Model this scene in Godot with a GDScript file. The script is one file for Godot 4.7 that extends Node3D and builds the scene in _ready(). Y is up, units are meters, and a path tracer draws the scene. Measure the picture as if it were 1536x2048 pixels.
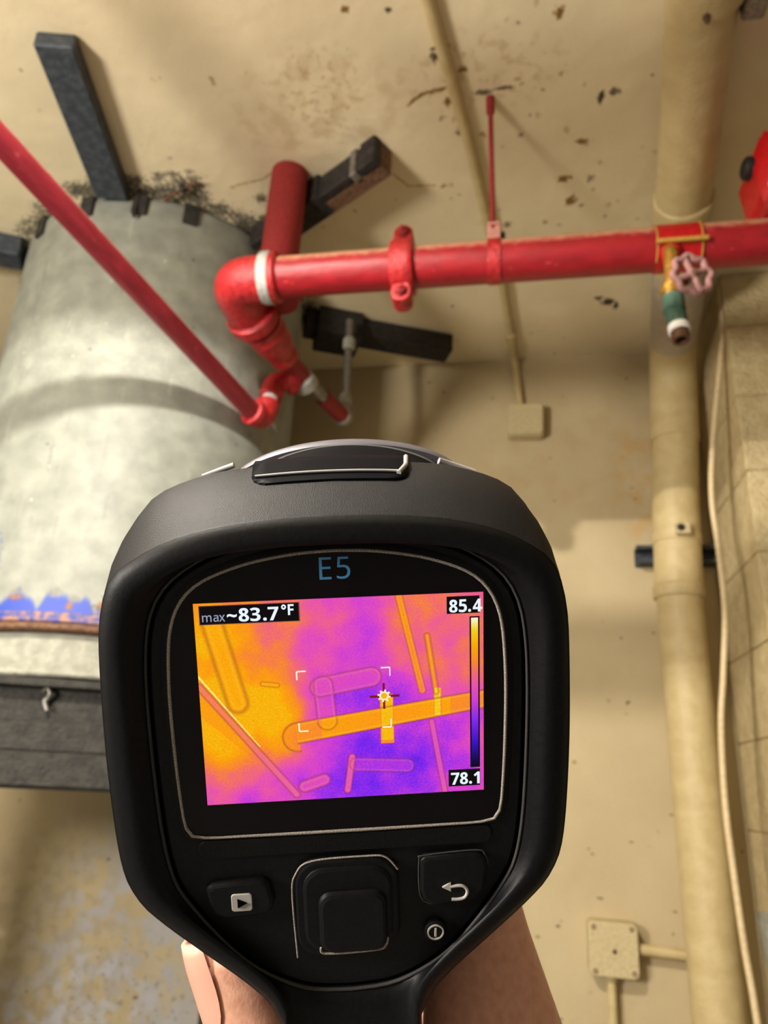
extends Node3D
# A basement corner seen over a hand-held thermal camera: grey tank under the ceiling, red sprinkler pipes, cream drain pipe.
# World metres: the photographer's lens is at (0, 1.5, 0); the back wall is at z = -2.093 and the ceiling at y = 2.8.

const CEIL := 2.8
const BACK := -2.093
var M := {}
var taken := {}


# ---------------------------------------------------------------- mesh helpers
class MB:
	var p := PackedVector3Array()
	var u := PackedVector2Array()
	var g := PackedInt32Array()
	var start := 0
	var grp := 1

	func tri(a: Vector3, b: Vector3, c: Vector3, ua := Vector2.ZERO, ub := Vector2.ZERO, uc := Vector2.ZERO, gr := -1) -> void:
		p.append(a); p.append(b); p.append(c)
		u.append(ua); u.append(ub); u.append(uc)
		g.append(gr)

	func quad(a: Vector3, b: Vector3, c: Vector3, d: Vector3, ua := Vector2.ZERO, ub := Vector2.ZERO, uc := Vector2.ZERO, ud := Vector2.ZERO, gr := -1) -> void:
		tri(a, b, c, ua, ub, uc, gr)
		tri(a, c, d, ua, uc, ud, gr)

	# turn the piece added since the last call so that its faces look outward
	func close() -> void:
		var n := p.size()
		if n == start:
			return
		var mid := Vector3.ZERO
		for i in range(start, n):
			mid += p[i]
		mid /= float(n - start)
		var vol := 0.0
		for i in range(start, n, 3):
			vol += (p[i] - mid).dot((p[i + 1] - mid).cross(p[i + 2] - mid))
		if vol > 0.0:
			for i in range(start, n, 3):
				var t := p[i + 1]; p[i + 1] = p[i + 2]; p[i + 2] = t
				var w := u[i + 1]; u[i + 1] = u[i + 2]; u[i + 2] = w
		start = n

	func mesh() -> ArrayMesh:
		close()
		var st := SurfaceTool.new()
		st.begin(Mesh.PRIMITIVE_TRIANGLES)
		for i in p.size():
			st.set_smooth_group(g[i / 3])
			st.set_uv(u[i])
			st.add_vertex(p[i])
		st.generate_normals()
		st.index()
		return st.commit()

	# skin over closed loops of equal length; hard = a crease between neighbouring strips
	func loft(loops: Array, cap0 := true, cap1 := true, hard := false, uv := Rect2(0, 0, 1, 1), closed := true) -> void:
		var n: int = loops[0].size()
		grp += 1
		for k in loops.size() - 1:
			if hard:
				grp += 1
			var a: PackedVector3Array = loops[k]
			var b: PackedVector3Array = loops[k + 1]
			var v0: float = uv.position.y + uv.size.y * k / (loops.size() - 1)
			var v1: float = uv.position.y + uv.size.y * (k + 1) / (loops.size() - 1)
			for i in (n if closed else n - 1):
				var j := (i + 1) % n
				var u0: float = uv.position.x + uv.size.x * i / n
				var u1: float = uv.position.x + uv.size.x * (i + 1) / n
				quad(a[i], a[j], b[j], b[i], Vector2(u0, v0), Vector2(u1, v0), Vector2(u1, v1), Vector2(u0, v1), grp)
		if cap0:
			fan(loops[0], true)
		if cap1:
			fan(loops[-1], false)
		close()

	func fan(l: PackedVector3Array, back: bool) -> void:
		var c := Vector3.ZERO
		for q in l:
			c += q
		c /= float(l.size())
		for i in l.size():
			var j := (i + 1) % l.size()
			if back:
				tri(c, l[j], l[i], Vector2(.5, .5), Vector2(.5, .5), Vector2(.5, .5))
			else:
				tri(c, l[i], l[j], Vector2(.5, .5), Vector2(.5, .5), Vector2(.5, .5))

	# swept round bar; u = 0 lies on the upper side
	func tube(path: Array, rad, sides := 20, caps := true, uv := Rect2(0, 0, 1, 1)) -> void:
		var loops := []
		var up := Vector3.UP
		var d0: Vector3 = (path[1] - path[0]).normalized()
		if absf(d0.dot(up)) > 0.9:
			up = Vector3.BACK
		var x := up - d0 * up.dot(d0)
		x = x.normalized()
		for i in path.size():
			var d: Vector3 = (path[mini(i + 1, path.size() - 1)] - path[maxi(i - 1, 0)]).normalized()
			x = (x - d * x.dot(d)).normalized()
			var y := d.cross(x)
			var r: float = rad[i] if rad is Array else rad
			var l := PackedVector3Array()
			for k in sides:
				var t := TAU * k / sides
				l.append(path[i] + (x * cos(t) + y * sin(t)) * r)
			loops.append(l)
		loft(loops, caps, caps, false, uv)

	# profile of [distance along axis, radius] turned about an axis
	func lathe(at: Vector3, axis: Vector3, prof: Array, sides := 28, hard := true, caps := true) -> void:
		var d := axis.normalized()
		var x := (Vector3.UP if absf(d.y) < 0.9 else Vector3.BACK)
		x = (x - d * x.dot(d)).normalized()
		var y := d.cross(x)
		var loops := []
		for q in prof:
			var l := PackedVector3Array()
			for k in sides:
				var t := TAU * k / sides
				l.append(at + d * q[0] + (x * cos(t) + y * sin(t)) * q[1])
			loops.append(l)
		loft(loops, caps, caps, hard)

	func box(t: Transform3D, size: Vector3, bev := 0.002) -> void:
		var h := size * 0.5
		var loops := []
		for q in [[-h.z, bev], [-h.z + bev, 0.0], [h.z - bev, 0.0], [h.z, bev]]:
			var l := PackedVector3Array()
			var a: float = h.x - q[1]
			var b: float = h.y - q[1]
			var c: float = minf(bev, minf(a, b) * .5)
			for s in [[a - c, b], [a, b - c], [a, -b + c], [a - c, -b], [-a + c, -b], [-a, -b + c], [-a, b - c], [-a + c, b]]:
				l.append(t * Vector3(s[0], s[1], q[0]))
			loops.append(l)
		for k in 3:
			for i in 8:
				var j := (i + 1) % 8
				quad(loops[k][i], loops[k][j], loops[k + 1][j], loops[k + 1][i])
		fan(loops[0], true)
		fan(loops[3], false)
		close()

	# prism of a star-shaped outline in the xy plane of t, from z0 to z1, with a bevel at the front (z1)
	func prism(t: Transform3D, outline: PackedVector2Array, z0: float, z1: float, bev := 0.001) -> void:
		var c := Vector2.ZERO
		for q in outline:
			c += q
		c /= float(outline.size())
		var loops := []
		for s in [[z0, 0.0], [z1 - bev, 0.0], [z1 - bev * .3, bev * .35], [z1, bev]]:
			var l := PackedVector3Array()
			for q in outline:
				var v := q - c
				var w := c + v * maxf(0.05, 1.0 - s[1] / maxf(v.length(), 1e-5))
				l.append(t * Vector3(w.x, w.y, s[0]))
			loops.append(l)
		loft(loops, true, true, true)

	func flat(t: Transform3D, pts: PackedVector2Array) -> void:
		for k in [0]:
			var ids := Geometry2D.triangulate_polygon(pts)
			for i in range(0, ids.size(), 3):
				tri(t * Vector3(pts[ids[i]].x, pts[ids[i]].y, 0), t * Vector3(pts[ids[i + 1]].x, pts[ids[i + 1]].y, 0), t * Vector3(pts[ids[i + 2]].x, pts[ids[i + 2]].y, 0))


func T(at: Vector3, rot := Vector3.ZERO) -> Transform3D:
	return Transform3D(Basis.from_euler(rot * (PI / 180.0)), at)


func looking(at: Vector3, z: Vector3, up := Vector3.UP) -> Transform3D:
	var zz := z.normalized()
	var x := up.cross(zz).normalized()
	return Transform3D(Basis(x, zz.cross(x), zz), at)


func ring_outline(a: float, b: float, n := 24, c := Vector2.ZERO) -> PackedVector2Array:
	var o := PackedVector2Array()
	for i in n:
		o.append(c + Vector2(cos(TAU * i / n) * a, sin(TAU * i / n) * b))
	return o


func round_rect(w: float, h: float, r: float, c := Vector2.ZERO, n := 5) -> PackedVector2Array:
	var o := PackedVector2Array()
	for q in [[1, 1, 0], [-1, 1, 90], [-1, -1, 180], [1, -1, 270]]:
		for i in n + 1:
			var t: float = deg_to_rad(q[2] + 90.0 * i / n)
			o.append(c + Vector2(q[0] * (w / 2 - r) + cos(t) * r, q[1] * (h / 2 - r) + sin(t) * r))
	return o


func bend(pts: Array, r: float, n := 8) -> Array:
	# a polyline with its inner corners rounded to radius r
	var o := [pts[0]]
	for i in range(1, pts.size() - 1):
		var a: Vector3 = (pts[i - 1] - pts[i]).normalized()
		var b: Vector3 = (pts[i + 1] - pts[i]).normalized()
		var ang := a.angle_to(b)
		var cut: float = minf(r / tan(ang / 2.0), minf((pts[i - 1] - pts[i]).length(), (pts[i + 1] - pts[i]).length()) * .49)
		var s: Vector3 = pts[i] + a * cut
		var e: Vector3 = pts[i] + b * cut
		for k in n + 1:
			var t := float(k) / n
			o.append(s.lerp(pts[i], t).lerp(pts[i].lerp(e, t), t))
	o.append(pts[-1])
	return o


func spline(pts: Array, n := 6) -> Array:
	var o := []
	for i in pts.size() - 1:
		for k in n:
			o.append(pts[i].cubic_interpolate(pts[i + 1], pts[maxi(i - 1, 0)], pts[mini(i + 2, pts.size() - 1)], float(k) / n))
	o.append(pts[-1])
	return o


# ---------------------------------------------------------------- naming helpers
func numbered(called: String) -> String:
	taken[called] = taken.get(called, -1) + 1
	return called if taken[called] == 0 else "%s_%03d" % [called, taken[called]]


func tag(o: Node, label: String, category: String, group := "") -> Node:
	o.set_meta("label", label)
	o.set_meta("category", category)
	if group:
		o.set_meta("group", group)
	return o


func thing(called: String, label: String, category: String, at := Vector3.ZERO, group := "") -> Node3D:
	var o := Node3D.new()
	o.name = numbered(called)
	add_child(o)
	o.position = at
	tag(o, label, category, group)
	return o


# commit a mesh given in world coordinates under its thing (which may stand elsewhere, unturned)
func put(called: String, mb: MB, m: Material, parent: Node3D = null, label := "") -> MeshInstance3D:
	var o := MeshInstance3D.new()
	var off := Vector3.ZERO
	var q: Node3D = parent
	while q != null and q != self:
		off += q.position
		q = q.get_parent() as Node3D
	if off != Vector3.ZERO and not (parent.has_meta("own_axes")):
		for i in mb.p.size():
			mb.p[i] -= off
	o.mesh = mb.mesh()
	o.material_override = m
	o.name = numbered(called) if parent == null else called
	if parent and parent.has_meta("own_axes"):
		o.set_meta("own_axes", true)
	(self if parent == null else parent).add_child(o, true)
	if label:
		o.set_meta("label", label)
	return o


func structure(o: Node) -> Node:
	o.set_meta("kind", "structure")
	return o


# ---------------------------------------------------------------- textures
func noise(sd: int, freq: float, oct := 4, kind := FastNoiseLite.TYPE_SIMPLEX_SMOOTH) -> FastNoiseLite:
	var n := FastNoiseLite.new()
	n.seed = sd
	n.frequency = freq
	n.noise_type = kind
	n.fractal_octaves = oct
	return n


class Paint:
	var w := 0
	var h := 0
	var d := PackedByteArray()
	var rough := FastNoiseLite.new()

	func start(ww: int, hh: int, lo: Color, hi: Color, n1: FastNoiseLite, n2: FastNoiseLite, grain: float, seam := true) -> void:
		w = ww; h = hh
		rough.seed = 77; rough.frequency = 0.045; rough.fractal_octaves = 4
		d.resize(w * h * 3)
		var a := (n1.get_seamless_image(w, h) if seam else n1.get_image(w, h)).get_data()
		var b := (n2.get_seamless_image(w, h) if seam else n2.get_image(w, h)).get_data()
		for i in w * h:
			var t := a[i] / 255.0
			var k := 1.0 + grain * (b[i] / 127.5 - 1.0)
			d[i * 3] = clampi(int((lo.r + (hi.r - lo.r) * t) * k * 255.0), 0, 255)
			d[i * 3 + 1] = clampi(int((lo.g + (hi.g - lo.g) * t) * k * 255.0), 0, 255)
			d[i * 3 + 2] = clampi(int((lo.b + (hi.b - lo.b) * t) * k * 255.0), 0, 255)

	func mix(x: int, y: int, c: Color, s: float) -> void:
		if x < 0 or y < 0 or x >= w or y >= h or s <= 0.0:
			return
		s = minf(s, 1.0)
		var i := (y * w + x) * 3
		d[i] = int(lerpf(d[i], c.r * 255.0, s))
		d[i + 1] = int(lerpf(d[i + 1], c.g * 255.0, s))
		d[i + 2] = int(lerpf(d[i + 2], c.b * 255.0, s))

	# ragged blot
	func blob(cx: float, cy: float, rx: float, ry: float, c: Color, s := 1.0, ragged := 0.6, ang := 0.0) -> void:
		var r := int(maxf(rx, ry) * 1.8) + 1
		for y in range(int(cy) - r, int(cy) + r + 1):
			for x in range(int(cx) - r, int(cx) + r + 1):
				var q := Vector2(x - cx, y - cy).rotated(-ang)
				var e := Vector2(q.x / rx, q.y / ry).length() + rough.get_noise_2d(x * 3.0, y * 3.0) * ragged
				mix(x, y, c, s * clampf((1.0 - e) * 2.5, 0.0, 1.0))

	func cloud(cx: float, cy: float, rx: float, ry: float, c: Color, s: float, thr: float, scale := 1.0) -> void:
		for y in range(int(cy - ry * 1.2), int(cy + ry * 1.2)):
			for x in range(int(cx - rx * 1.2), int(cx + rx * 1.2)):
				var e := Vector2((x - cx) / rx, (y - cy) / ry).length()
				var n := rough.get_noise_2d(x * scale, y * scale) * 0.5 + 0.5
				mix(x, y, c, s * clampf((n - thr) * 5.0, 0.0, 1.0) * clampf((1.15 - e) * 2.0, 0.0, 1.0))

	func stroke(pts: Array, r: float, c: Color, s := 1.0) -> void:
		for k in pts.size() - 1:
			var n := int((pts[k + 1] - pts[k]).length() / (r * .6)) + 1
			for i in n + 1:
				var q: Vector2 = pts[k].lerp(pts[k + 1], float(i) / n)
				blob(q.x, q.y, r, r, c, s * .6, 0.8)

	func texture() -> ImageTexture:
		return ImageTexture.create_from_image(Image.create_from_data(w, h, false, Image.FORMAT_RGB8, d))


func mat(called: String, col: Color, rough := 0.8, metal := 0.0) -> StandardMaterial3D:
	var m := StandardMaterial3D.new()
	m.resource_name = called
	m.albedo_color = col
	m.roughness = rough
	m.metallic = metal
	M[called] = m
	return m


func grain_map(sd: int, freq: float, size := 256, oct := 3) -> NoiseTexture2D:
	var t := NoiseTexture2D.new()
	t.noise = noise(sd, freq, oct)
	t.seamless = true
	t.width = size
	t.height = size
	t.generate_mipmaps = false
	return t


# a material whose colour is a mottled noise, laid on from three sides
func mottled(called: String, a: Color, b: Color, freq: float, scale: float, rough := 0.8, metal := 0.0, relief := 0.0, sd := 5) -> StandardMaterial3D:
	var m := mat(called, Color.WHITE, rough, metal)
	var t := NoiseTexture2D.new()
	t.noise = noise(sd, freq, 5)
	t.seamless = true
	t.width = 512
	t.height = 512
	t.generate_mipmaps = false
	var ramp := Gradient.new()
	ramp.set_color(0, a)
	ramp.set_color(1, b)
	ramp.set_offset(0, 0.25)
	ramp.set_offset(1, 0.75)
	t.color_ramp = ramp
	m.albedo_texture = t
	m.uv1_triplanar = true
	m.uv1_scale = Vector3.ONE * scale
	if relief > 0.0:
		m.heightmap_enabled = true
		m.heightmap_texture = grain_map(sd + 1, 0.06, 512)
		m.heightmap_scale = relief
	return m


func c8(r: int, g: int, b: int) -> Color:
	return Color(r / 255.0, g / 255.0, b / 255.0)


# paint with settled dust on the upper side of a pipe (u = 0)
func dusty_pipe(called: String, a: Color, b: Color, dust: Color, reach: float, rng: RandomNumberGenerator) -> void:
	var P := Paint.new()
	P.start(512, 512, a, b, noise(51, 0.012, 4), noise(52, 0.3, 2), 0.06)
	for y in 512:
		for x in 512:
			var e: float = minf(x, 511 - x) / 512.0 + P.rough.get_noise_2d(x, y) * .03
			P.mix(x, y, dust, clampf((reach - e) * 14.0, 0, .85))
	for i in 60:
		P.blob(rng.randf_range(0, 512), rng.randf_range(0, 512), rng.randf_range(1, 4), rng.randf_range(1, 5), [c8(170, 120, 60), c8(60, 12, 16), c8(214, 120, 110)][i % 3], .6, .9)
	var m := mat(called, Color.WHITE, 0.45)
	m.albedo_texture = P.texture()
	m.uv1_scale = Vector3(1, 3, 1)
	m.heightmap_enabled = true
	m.heightmap_texture = grain_map(53, 0.03, 256)
	m.heightmap_scale = 0.08


func make_materials() -> void:
	var rng := RandomNumberGenerator.new()
	rng.seed = 4
	# ceiling: 2.4 m square of paint from x -1.5 to 0.9 and z -2.3 to 0.1
	var P := Paint.new()
	P.start(1536, 1536, c8(216, 201, 164), c8(230, 215, 178), noise(11, 0.006, 5), noise(12, 0.35, 2), 0.03)
	var cs := 1536 / 2.4
	var cx := func(x: float, z: float) -> Vector2: return Vector2((x + 1.5) * cs, (z + 2.3) * cs)
	var brown := c8(120, 86, 38)
	var dark := c8(52, 44, 32)
	P.cloud(1536 * .47, 1536 * .5, 130, 90, c8(176, 150, 106), .3, .5, .5)
	P.cloud(cx.call(-.36, -1.06).x, cx.call(-.36, -1.06).y, 60, 70, c8(150, 122, 80), .4, .55, 1.4)
	P.cloud(cx.call(-.05, -1.06).x, cx.call(-.05, -1.06).y, 110, 60, c8(160, 130, 84), .3, .55, 1.0)
	for i in 170:
		var a := Vector2(rng.randf_range(0, 1536), rng.randf_range(0, 1536))
		var r := rng.randf_range(1.2, 4.5)
		P.blob(a.x, a.y, r, r * rng.randf_range(.5, 1.6), [brown, dark, c8(150, 110, 60)][i % 3], rng.randf_range(.15, .5), .9)
	for i in 40:
		var a: Vector2 = cx.call(rng.randf_range(-.15, .32), rng.randf_range(-1.5, -.92))
		var r := rng.randf_range(2.0, 6.0)
		P.blob(a.x, a.y, r, r * rng.randf_range(.5, 1.4), [brown, dark][i % 2], rng.randf_range(.2, .6), .9)
	var spots := [[-.126, -1.017, .012, .010, 0], [-.13, -1.0, .008, .004, 0], [-.077, -1.05, .011, .008, 1], [-.112, -1.118, .008, .012, 1], [-.1, -1.07, .012, .006, 1], [.189, -1.145, .007, .016, 0], [.214, -1.137, .012, .012, 2],
		[-.277, -.904, .009, .008, 1], [-.2, -.915, .006, .006, 0], [-.04, -1.105, .02, .008, 2], [.0, -1.1, .018, .006, 2], [.277, -1.82, .02, .018, 0], [.25, -1.80, .012, .01, 0], [.30, -1.84, .008, .02, 0], [.13, -1.35, .018, .01, 1], [.15, -1.42, .014, .014, 1],
		[.16, -1.25, .014, .008, 1], [.1, -.96, .01, .014, 1]]
	for s in spots:
		var a: Vector2 = cx.call(s[0], s[1])
		P.blob(a.x, a.y, s[2] * cs, s[3] * cs, [dark, brown, c8(104, 92, 70)][s[4]], .95, .7)
	P.stroke([cx.call(-.19, -1.115), cx.call(-.165, -1.095), cx.call(-.115, -1.086)], 3.2, brown, .9)
	P.stroke([cx.call(-.25, -1.29), cx.call(-.22, -1.33), cx.call(-.16, -1.335)], 1.8, brown, .5)
	P.stroke([cx.call(-.62, -1.28), cx.call(-.55, -1.27), cx.call(-.5, -1.24)], 1.8, brown, .35)
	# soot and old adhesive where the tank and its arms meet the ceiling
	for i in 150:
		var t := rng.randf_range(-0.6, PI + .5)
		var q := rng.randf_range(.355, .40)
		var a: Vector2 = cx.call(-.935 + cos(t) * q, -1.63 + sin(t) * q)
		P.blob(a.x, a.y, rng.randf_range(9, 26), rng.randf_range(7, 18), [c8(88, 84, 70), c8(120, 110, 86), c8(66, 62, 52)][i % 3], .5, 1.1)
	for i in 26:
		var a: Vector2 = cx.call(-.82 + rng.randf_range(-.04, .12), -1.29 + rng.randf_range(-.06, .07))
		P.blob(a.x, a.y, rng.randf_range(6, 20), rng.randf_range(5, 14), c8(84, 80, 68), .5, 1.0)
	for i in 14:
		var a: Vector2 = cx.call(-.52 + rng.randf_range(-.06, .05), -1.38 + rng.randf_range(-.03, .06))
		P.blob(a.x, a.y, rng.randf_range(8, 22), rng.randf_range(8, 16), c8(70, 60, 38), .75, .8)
	var m := mat("ceiling_paint", Color.WHITE, 0.85)
	m.albedo_texture = P.texture()
	m.heightmap_enabled = true
	m.heightmap_texture = grain_map(31, 0.03, 1024, 5)
	m.heightmap_scale = 0.14

	# back wall: 2.4 m square from x -1.6 to 0.8 and y 3.0 down to 0.6
	P = Paint.new()
	P.start(1536, 1536, c8(182, 165, 128), c8(195, 179, 141), noise(21, 0.005, 5), noise(22, 0.35, 2), 0.03)
	var wx := func(x: float, y: float) -> Vector2: return Vector2((x + 1.6) * cs, (3.0 - y) * cs)
	P.cloud(wx.call(-1.02, .98).x, wx.call(-1.02, .98).y, 190, 260, c8(176, 174, 174), .85, .40, .34)
	P.cloud(wx.call(-1.12, .85).x, wx.call(-1.12, .85).y, 200, 160, c8(188, 187, 190), .8, .46, .5)
	P.cloud(wx.call(-1.25, 1.05).x, wx.call(-1.25, 1.05).y, 170, 220, c8(166, 150, 118), .5, .46, .7)
	P.cloud(wx.call(-1.0, .93).x, wx.call(-1.0, .93).y, 150, 130, c8(110, 106, 100), .45, .62, 1.3)
	P.cloud(wx.call(.2, 2.45).x, wx.call(.2, 2.45).y, 220, 130, c8(182, 154, 112), .3, .5, .3)
	P.cloud(wx.call(.4, 2.35).x, wx.call(.4, 2.35).y, 70, 160, c8(190, 146, 80), .4, .45, .4)
	for i in 220:
		var a := Vector2(rng.randf_range(0, 1536), rng.randf_range(0, 1536))
		var r := rng.randf_range(1.0, 3.6)
		P.blob(a.x, a.y, r * rng.randf_range(.7, 1.6), r, [brown, dark, c8(160, 128, 80)][i % 3], rng.randf_range(.25, .6), .9)
	for i in 30:
		var a: Vector2 = wx.call(rng.randf_range(.0, .45), rng.randf_range(1.0, 2.0))
		P.blob(a.x, a.y, rng.randf_range(2, 5), rng.randf_range(1.5, 3), [brown, dark][i % 2], .55, .9)
	m = mat("wall_paint", Color.WHITE, 0.8)
	m.albedo_texture = P.texture()
	m.heightmap_enabled = true
	m.heightmap_texture = grain_map(32, 0.035, 1024, 5)
	m.heightmap_scale = 0.12

	# tank: u round the shell, v from the top rim down
	P = Paint.new()
	P.start(1536, 768, c8(122, 125, 116), c8(154, 157, 145), noise(41, 0.02, 5), noise(42, 0.3, 2), 0.05)
	for i in 420:
		var a := Vector2(rng.randf_range(0, 1536), rng.randf_range(0, 720))
		P.blob(a.x, a.y, rng.randf_range(1, 3.5), rng.randf_range(4, 30), [c8(182, 182, 164), c8(158, 160, 148), c8(100, 102, 94)][i % 3], rng.randf_range(.12, .4), .9)
	for i in 90:
		var a := Vector2(rng.randf_range(0, 1536), rng.randf_range(0, 700))
		P.blob(a.x, a.y, rng.randf_range(1, 3), rng.randf_range(1, 3.5), [c8(206, 204, 190), c8(54, 52, 46)][i % 2], .8, .7)
	P.cloud(768, 330, 768, 120, c8(180, 180, 160), .3, .56, 2.8)
	for i in 1536:
		var e := 750.0 + P.rough.get_noise_2d(i * .5, 9) * 34.0
		for y in range(int(e), 768):
			P.mix(i, y, c8(38, 62, 168), clampf((y - e) / 10.0, 0, 1) * .9)
	for i in 90:
		P.blob(rng.randf_range(0, 1536), rng.randf_range(735, 768), rng.randf_range(4, 16), rng.randf_range(2, 8), [c8(150, 92, 44), c8(70, 66, 66), c8(120, 118, 108)][i % 3], .85, .8)
	P.blob(1085, 690, 24, 46, c8(40, 66, 176), .95, .8)
	P.blob(1100, 692, 9, 26, c8(140, 120, 100), .9, .8)
	m = mat("tank_paint", Color.WHITE, 0.55)
	m.albedo_texture = P.texture()
	m.heightmap_enabled = true
	m.heightmap_texture = grain_map(43, 0.02, 512, 3)
	m.heightmap_scale = 0.12

	# red pipe paint with settled dust on the upper side (u = 0)
	dusty_pipe("red_paint", c8(136, 13, 24), c8(166, 24, 35), c8(206, 170, 132), .24, rng)
	dusty_pipe("brown_red", c8(116, 24, 34), c8(142, 36, 48), c8(206, 166, 146), .205, rng)
	mottled("red_fitting", c8(146, 18, 26), c8(190, 42, 44), .02, 6.0, .45, 0, .12, 54)
	mottled("red_matt", c8(128, 24, 26), c8(160, 38, 38), .03, 7.0, .7, 0, .25, 56)
	mottled("red_pale", c8(196, 120, 108), c8(206, 160, 146), .03, 9.0, .7, 0, .1, 57)
	mottled("red_enamel", c8(176, 14, 22), c8(190, 22, 28), .02, 6.0, .35, 0, .03, 58)
	mottled("sealant", c8(140, 142, 138), c8(196, 196, 190), .04, 8.0, .6)
	mottled("cream_pipe", c8(188, 168, 120), c8(200, 182, 134), .012, 3.0, .55, 0, .1, 61)
	mottled("cream_box", c8(188, 172, 130), c8(200, 185, 143), .03, 5.0, .7, 0, .15, 62)
	mottled("block_paint", c8(186, 167, 122), c8(200, 183, 139), .018, 2.2, .8, 0, .3, 63)
	mottled("mortar_paint", c8(164, 146, 104), c8(182, 164, 122), .03, 3.0, .9, 0, .3, 64)
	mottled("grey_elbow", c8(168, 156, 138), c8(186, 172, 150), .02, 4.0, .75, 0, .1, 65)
	mottled("dark_steel", c8(56, 62, 70), c8(78, 84, 90), .02, 4.0, .65, .3, .1, 66)
	mottled("black_steel", c8(24, 20, 20), c8(48, 42, 38), .02, 4.0, .7, .2, .1, 67)
	mottled("rusty_steel", c8(84, 58, 42), c8(128, 94, 68), .03, 5.0, .8, .2, .15, 68)
	mottled("grey_metal", c8(112, 110, 104), c8(150, 146, 138), .03, 6.0, .45, .7, .05, 69)
	mottled("stand_paint", c8(136, 136, 122), c8(160, 160, 146), .02, 3.0, .8, 0, .2, 70)
	mottled("grimy_steel", c8(30, 29, 25), c8(52, 49, 43), .02, 3.0, .75, .1, .2, 71)
	mottled("brass", c8(150, 108, 40), c8(200, 156, 70), .03, 8.0, .4, .7, .05, 72)
	mottled("verdigris", c8(44, 74, 62), c8(96, 128, 108), .04, 12.0, .6, .2, .2, 73)
	mottled("rust_flake", c8(150, 108, 38), c8(210, 166, 72), .05, 14.0, .7, .1, .1, 74)
	mottled("wheel_pink", c8(120, 76, 74), c8(196, 150, 142), .05, 14.0, .55, .2, .2, 75)
	mat("bronze_brown", c8(96, 66, 50), .5, .4)
	mat("white_cap", c8(228, 226, 218), .5)
	mat("near_black", c8(20, 18, 18), .6)
	mottled("cable_sheath", c8(206, 184, 140), c8(222, 202, 160), .03, 5.0, .6)
	mottled("floor_concrete", c8(104, 103, 100), c8(126, 125, 122), .01, 1.0, .9, 0, .2, 76)
	mottled("plain_wall", c8(104, 101, 96), c8(122, 119, 113), .01, 1.0, .85, 0, .2, 77)

	# the instrument
	mottled("rubber", c8(7, 7, 8), c8(25, 25, 25), .07, 90.0, .58, 0, .007, 81)
	M.rubber.metallic_specular = .27
	mottled("plastic", c8(6, 6, 9), c8(12, 12, 15), .03, 30.0, .5, 0, .003, 82)
	mottled("key_plastic", c8(7, 7, 10), c8(13, 13, 16), .03, 30.0, .5, 0, .003, 83)
	M.plastic.metallic_specular = .32
	M.key_plastic.metallic_specular = .32
	mottled("worn_edge", c8(60, 57, 55), c8(225, 214, 200), .09, 90.0, .75, 0, 0, 84)
	mottled("scuffed", c8(22, 22, 24), c8(66, 62, 58), .09, 70.0, .7, 0, 0, 86)
	mat("window_black", c8(9, 6, 10), .16)
	M.window_black.metallic_specular = .3
	mat("ring_grey", c8(88, 86, 94), .45, .2)
	mat("gloss_black", c8(5, 6, 10), .5)
	M.gloss_black.metallic_specular = .1
	mat("silver_line", c8(178, 176, 176), .35, .3)
	mat("icon_ink", c8(176, 174, 170), .7)
	mat("blue_ink", c8(72, 146, 206), .6)
	mottled("skin", c8(208, 150, 124), c8(226, 172, 146), .02, 30.0, .5, 0, .006, 85)
	M.skin.subsurf_scatter_enabled = true
	M.skin.subsurf_scatter_strength = .12
	mat("nail", c8(216, 158, 138), .35)
	mat("mole", c8(84, 42, 30), .6)


# ---------------------------------------------------------------- the picture on the instrument's screen (flat print)
func iron(t: float) -> Color:
	var stops := [[0.0, c8(8, 8, 30)], [.16, c8(50, 20, 190)], [.32, c8(130, 40, 240)], [.45, c8(206, 62, 214)], [.55, c8(232, 82, 176)], [.64, c8(242, 106, 116)], [.73, c8(250, 142, 36)], [.82, c8(252, 168, 4)], [.92, c8(240, 208, 30)], [1.0, c8(252, 250, 226)]]
	for i in stops.size() - 1:
		if t <= stops[i + 1][0]:
			return stops[i][1].lerp(stops[i + 1][1], clampf((t - stops[i][0]) / (stops[i + 1][0] - stops[i][0]), 0, 1))
	return stops[-1][1]


func seg(q: Vector2, a: Vector2, b: Vector2) -> float:
	return q.distance_to(Geometry2D.get_closest_point_to_segment(q, a, b))


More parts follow.
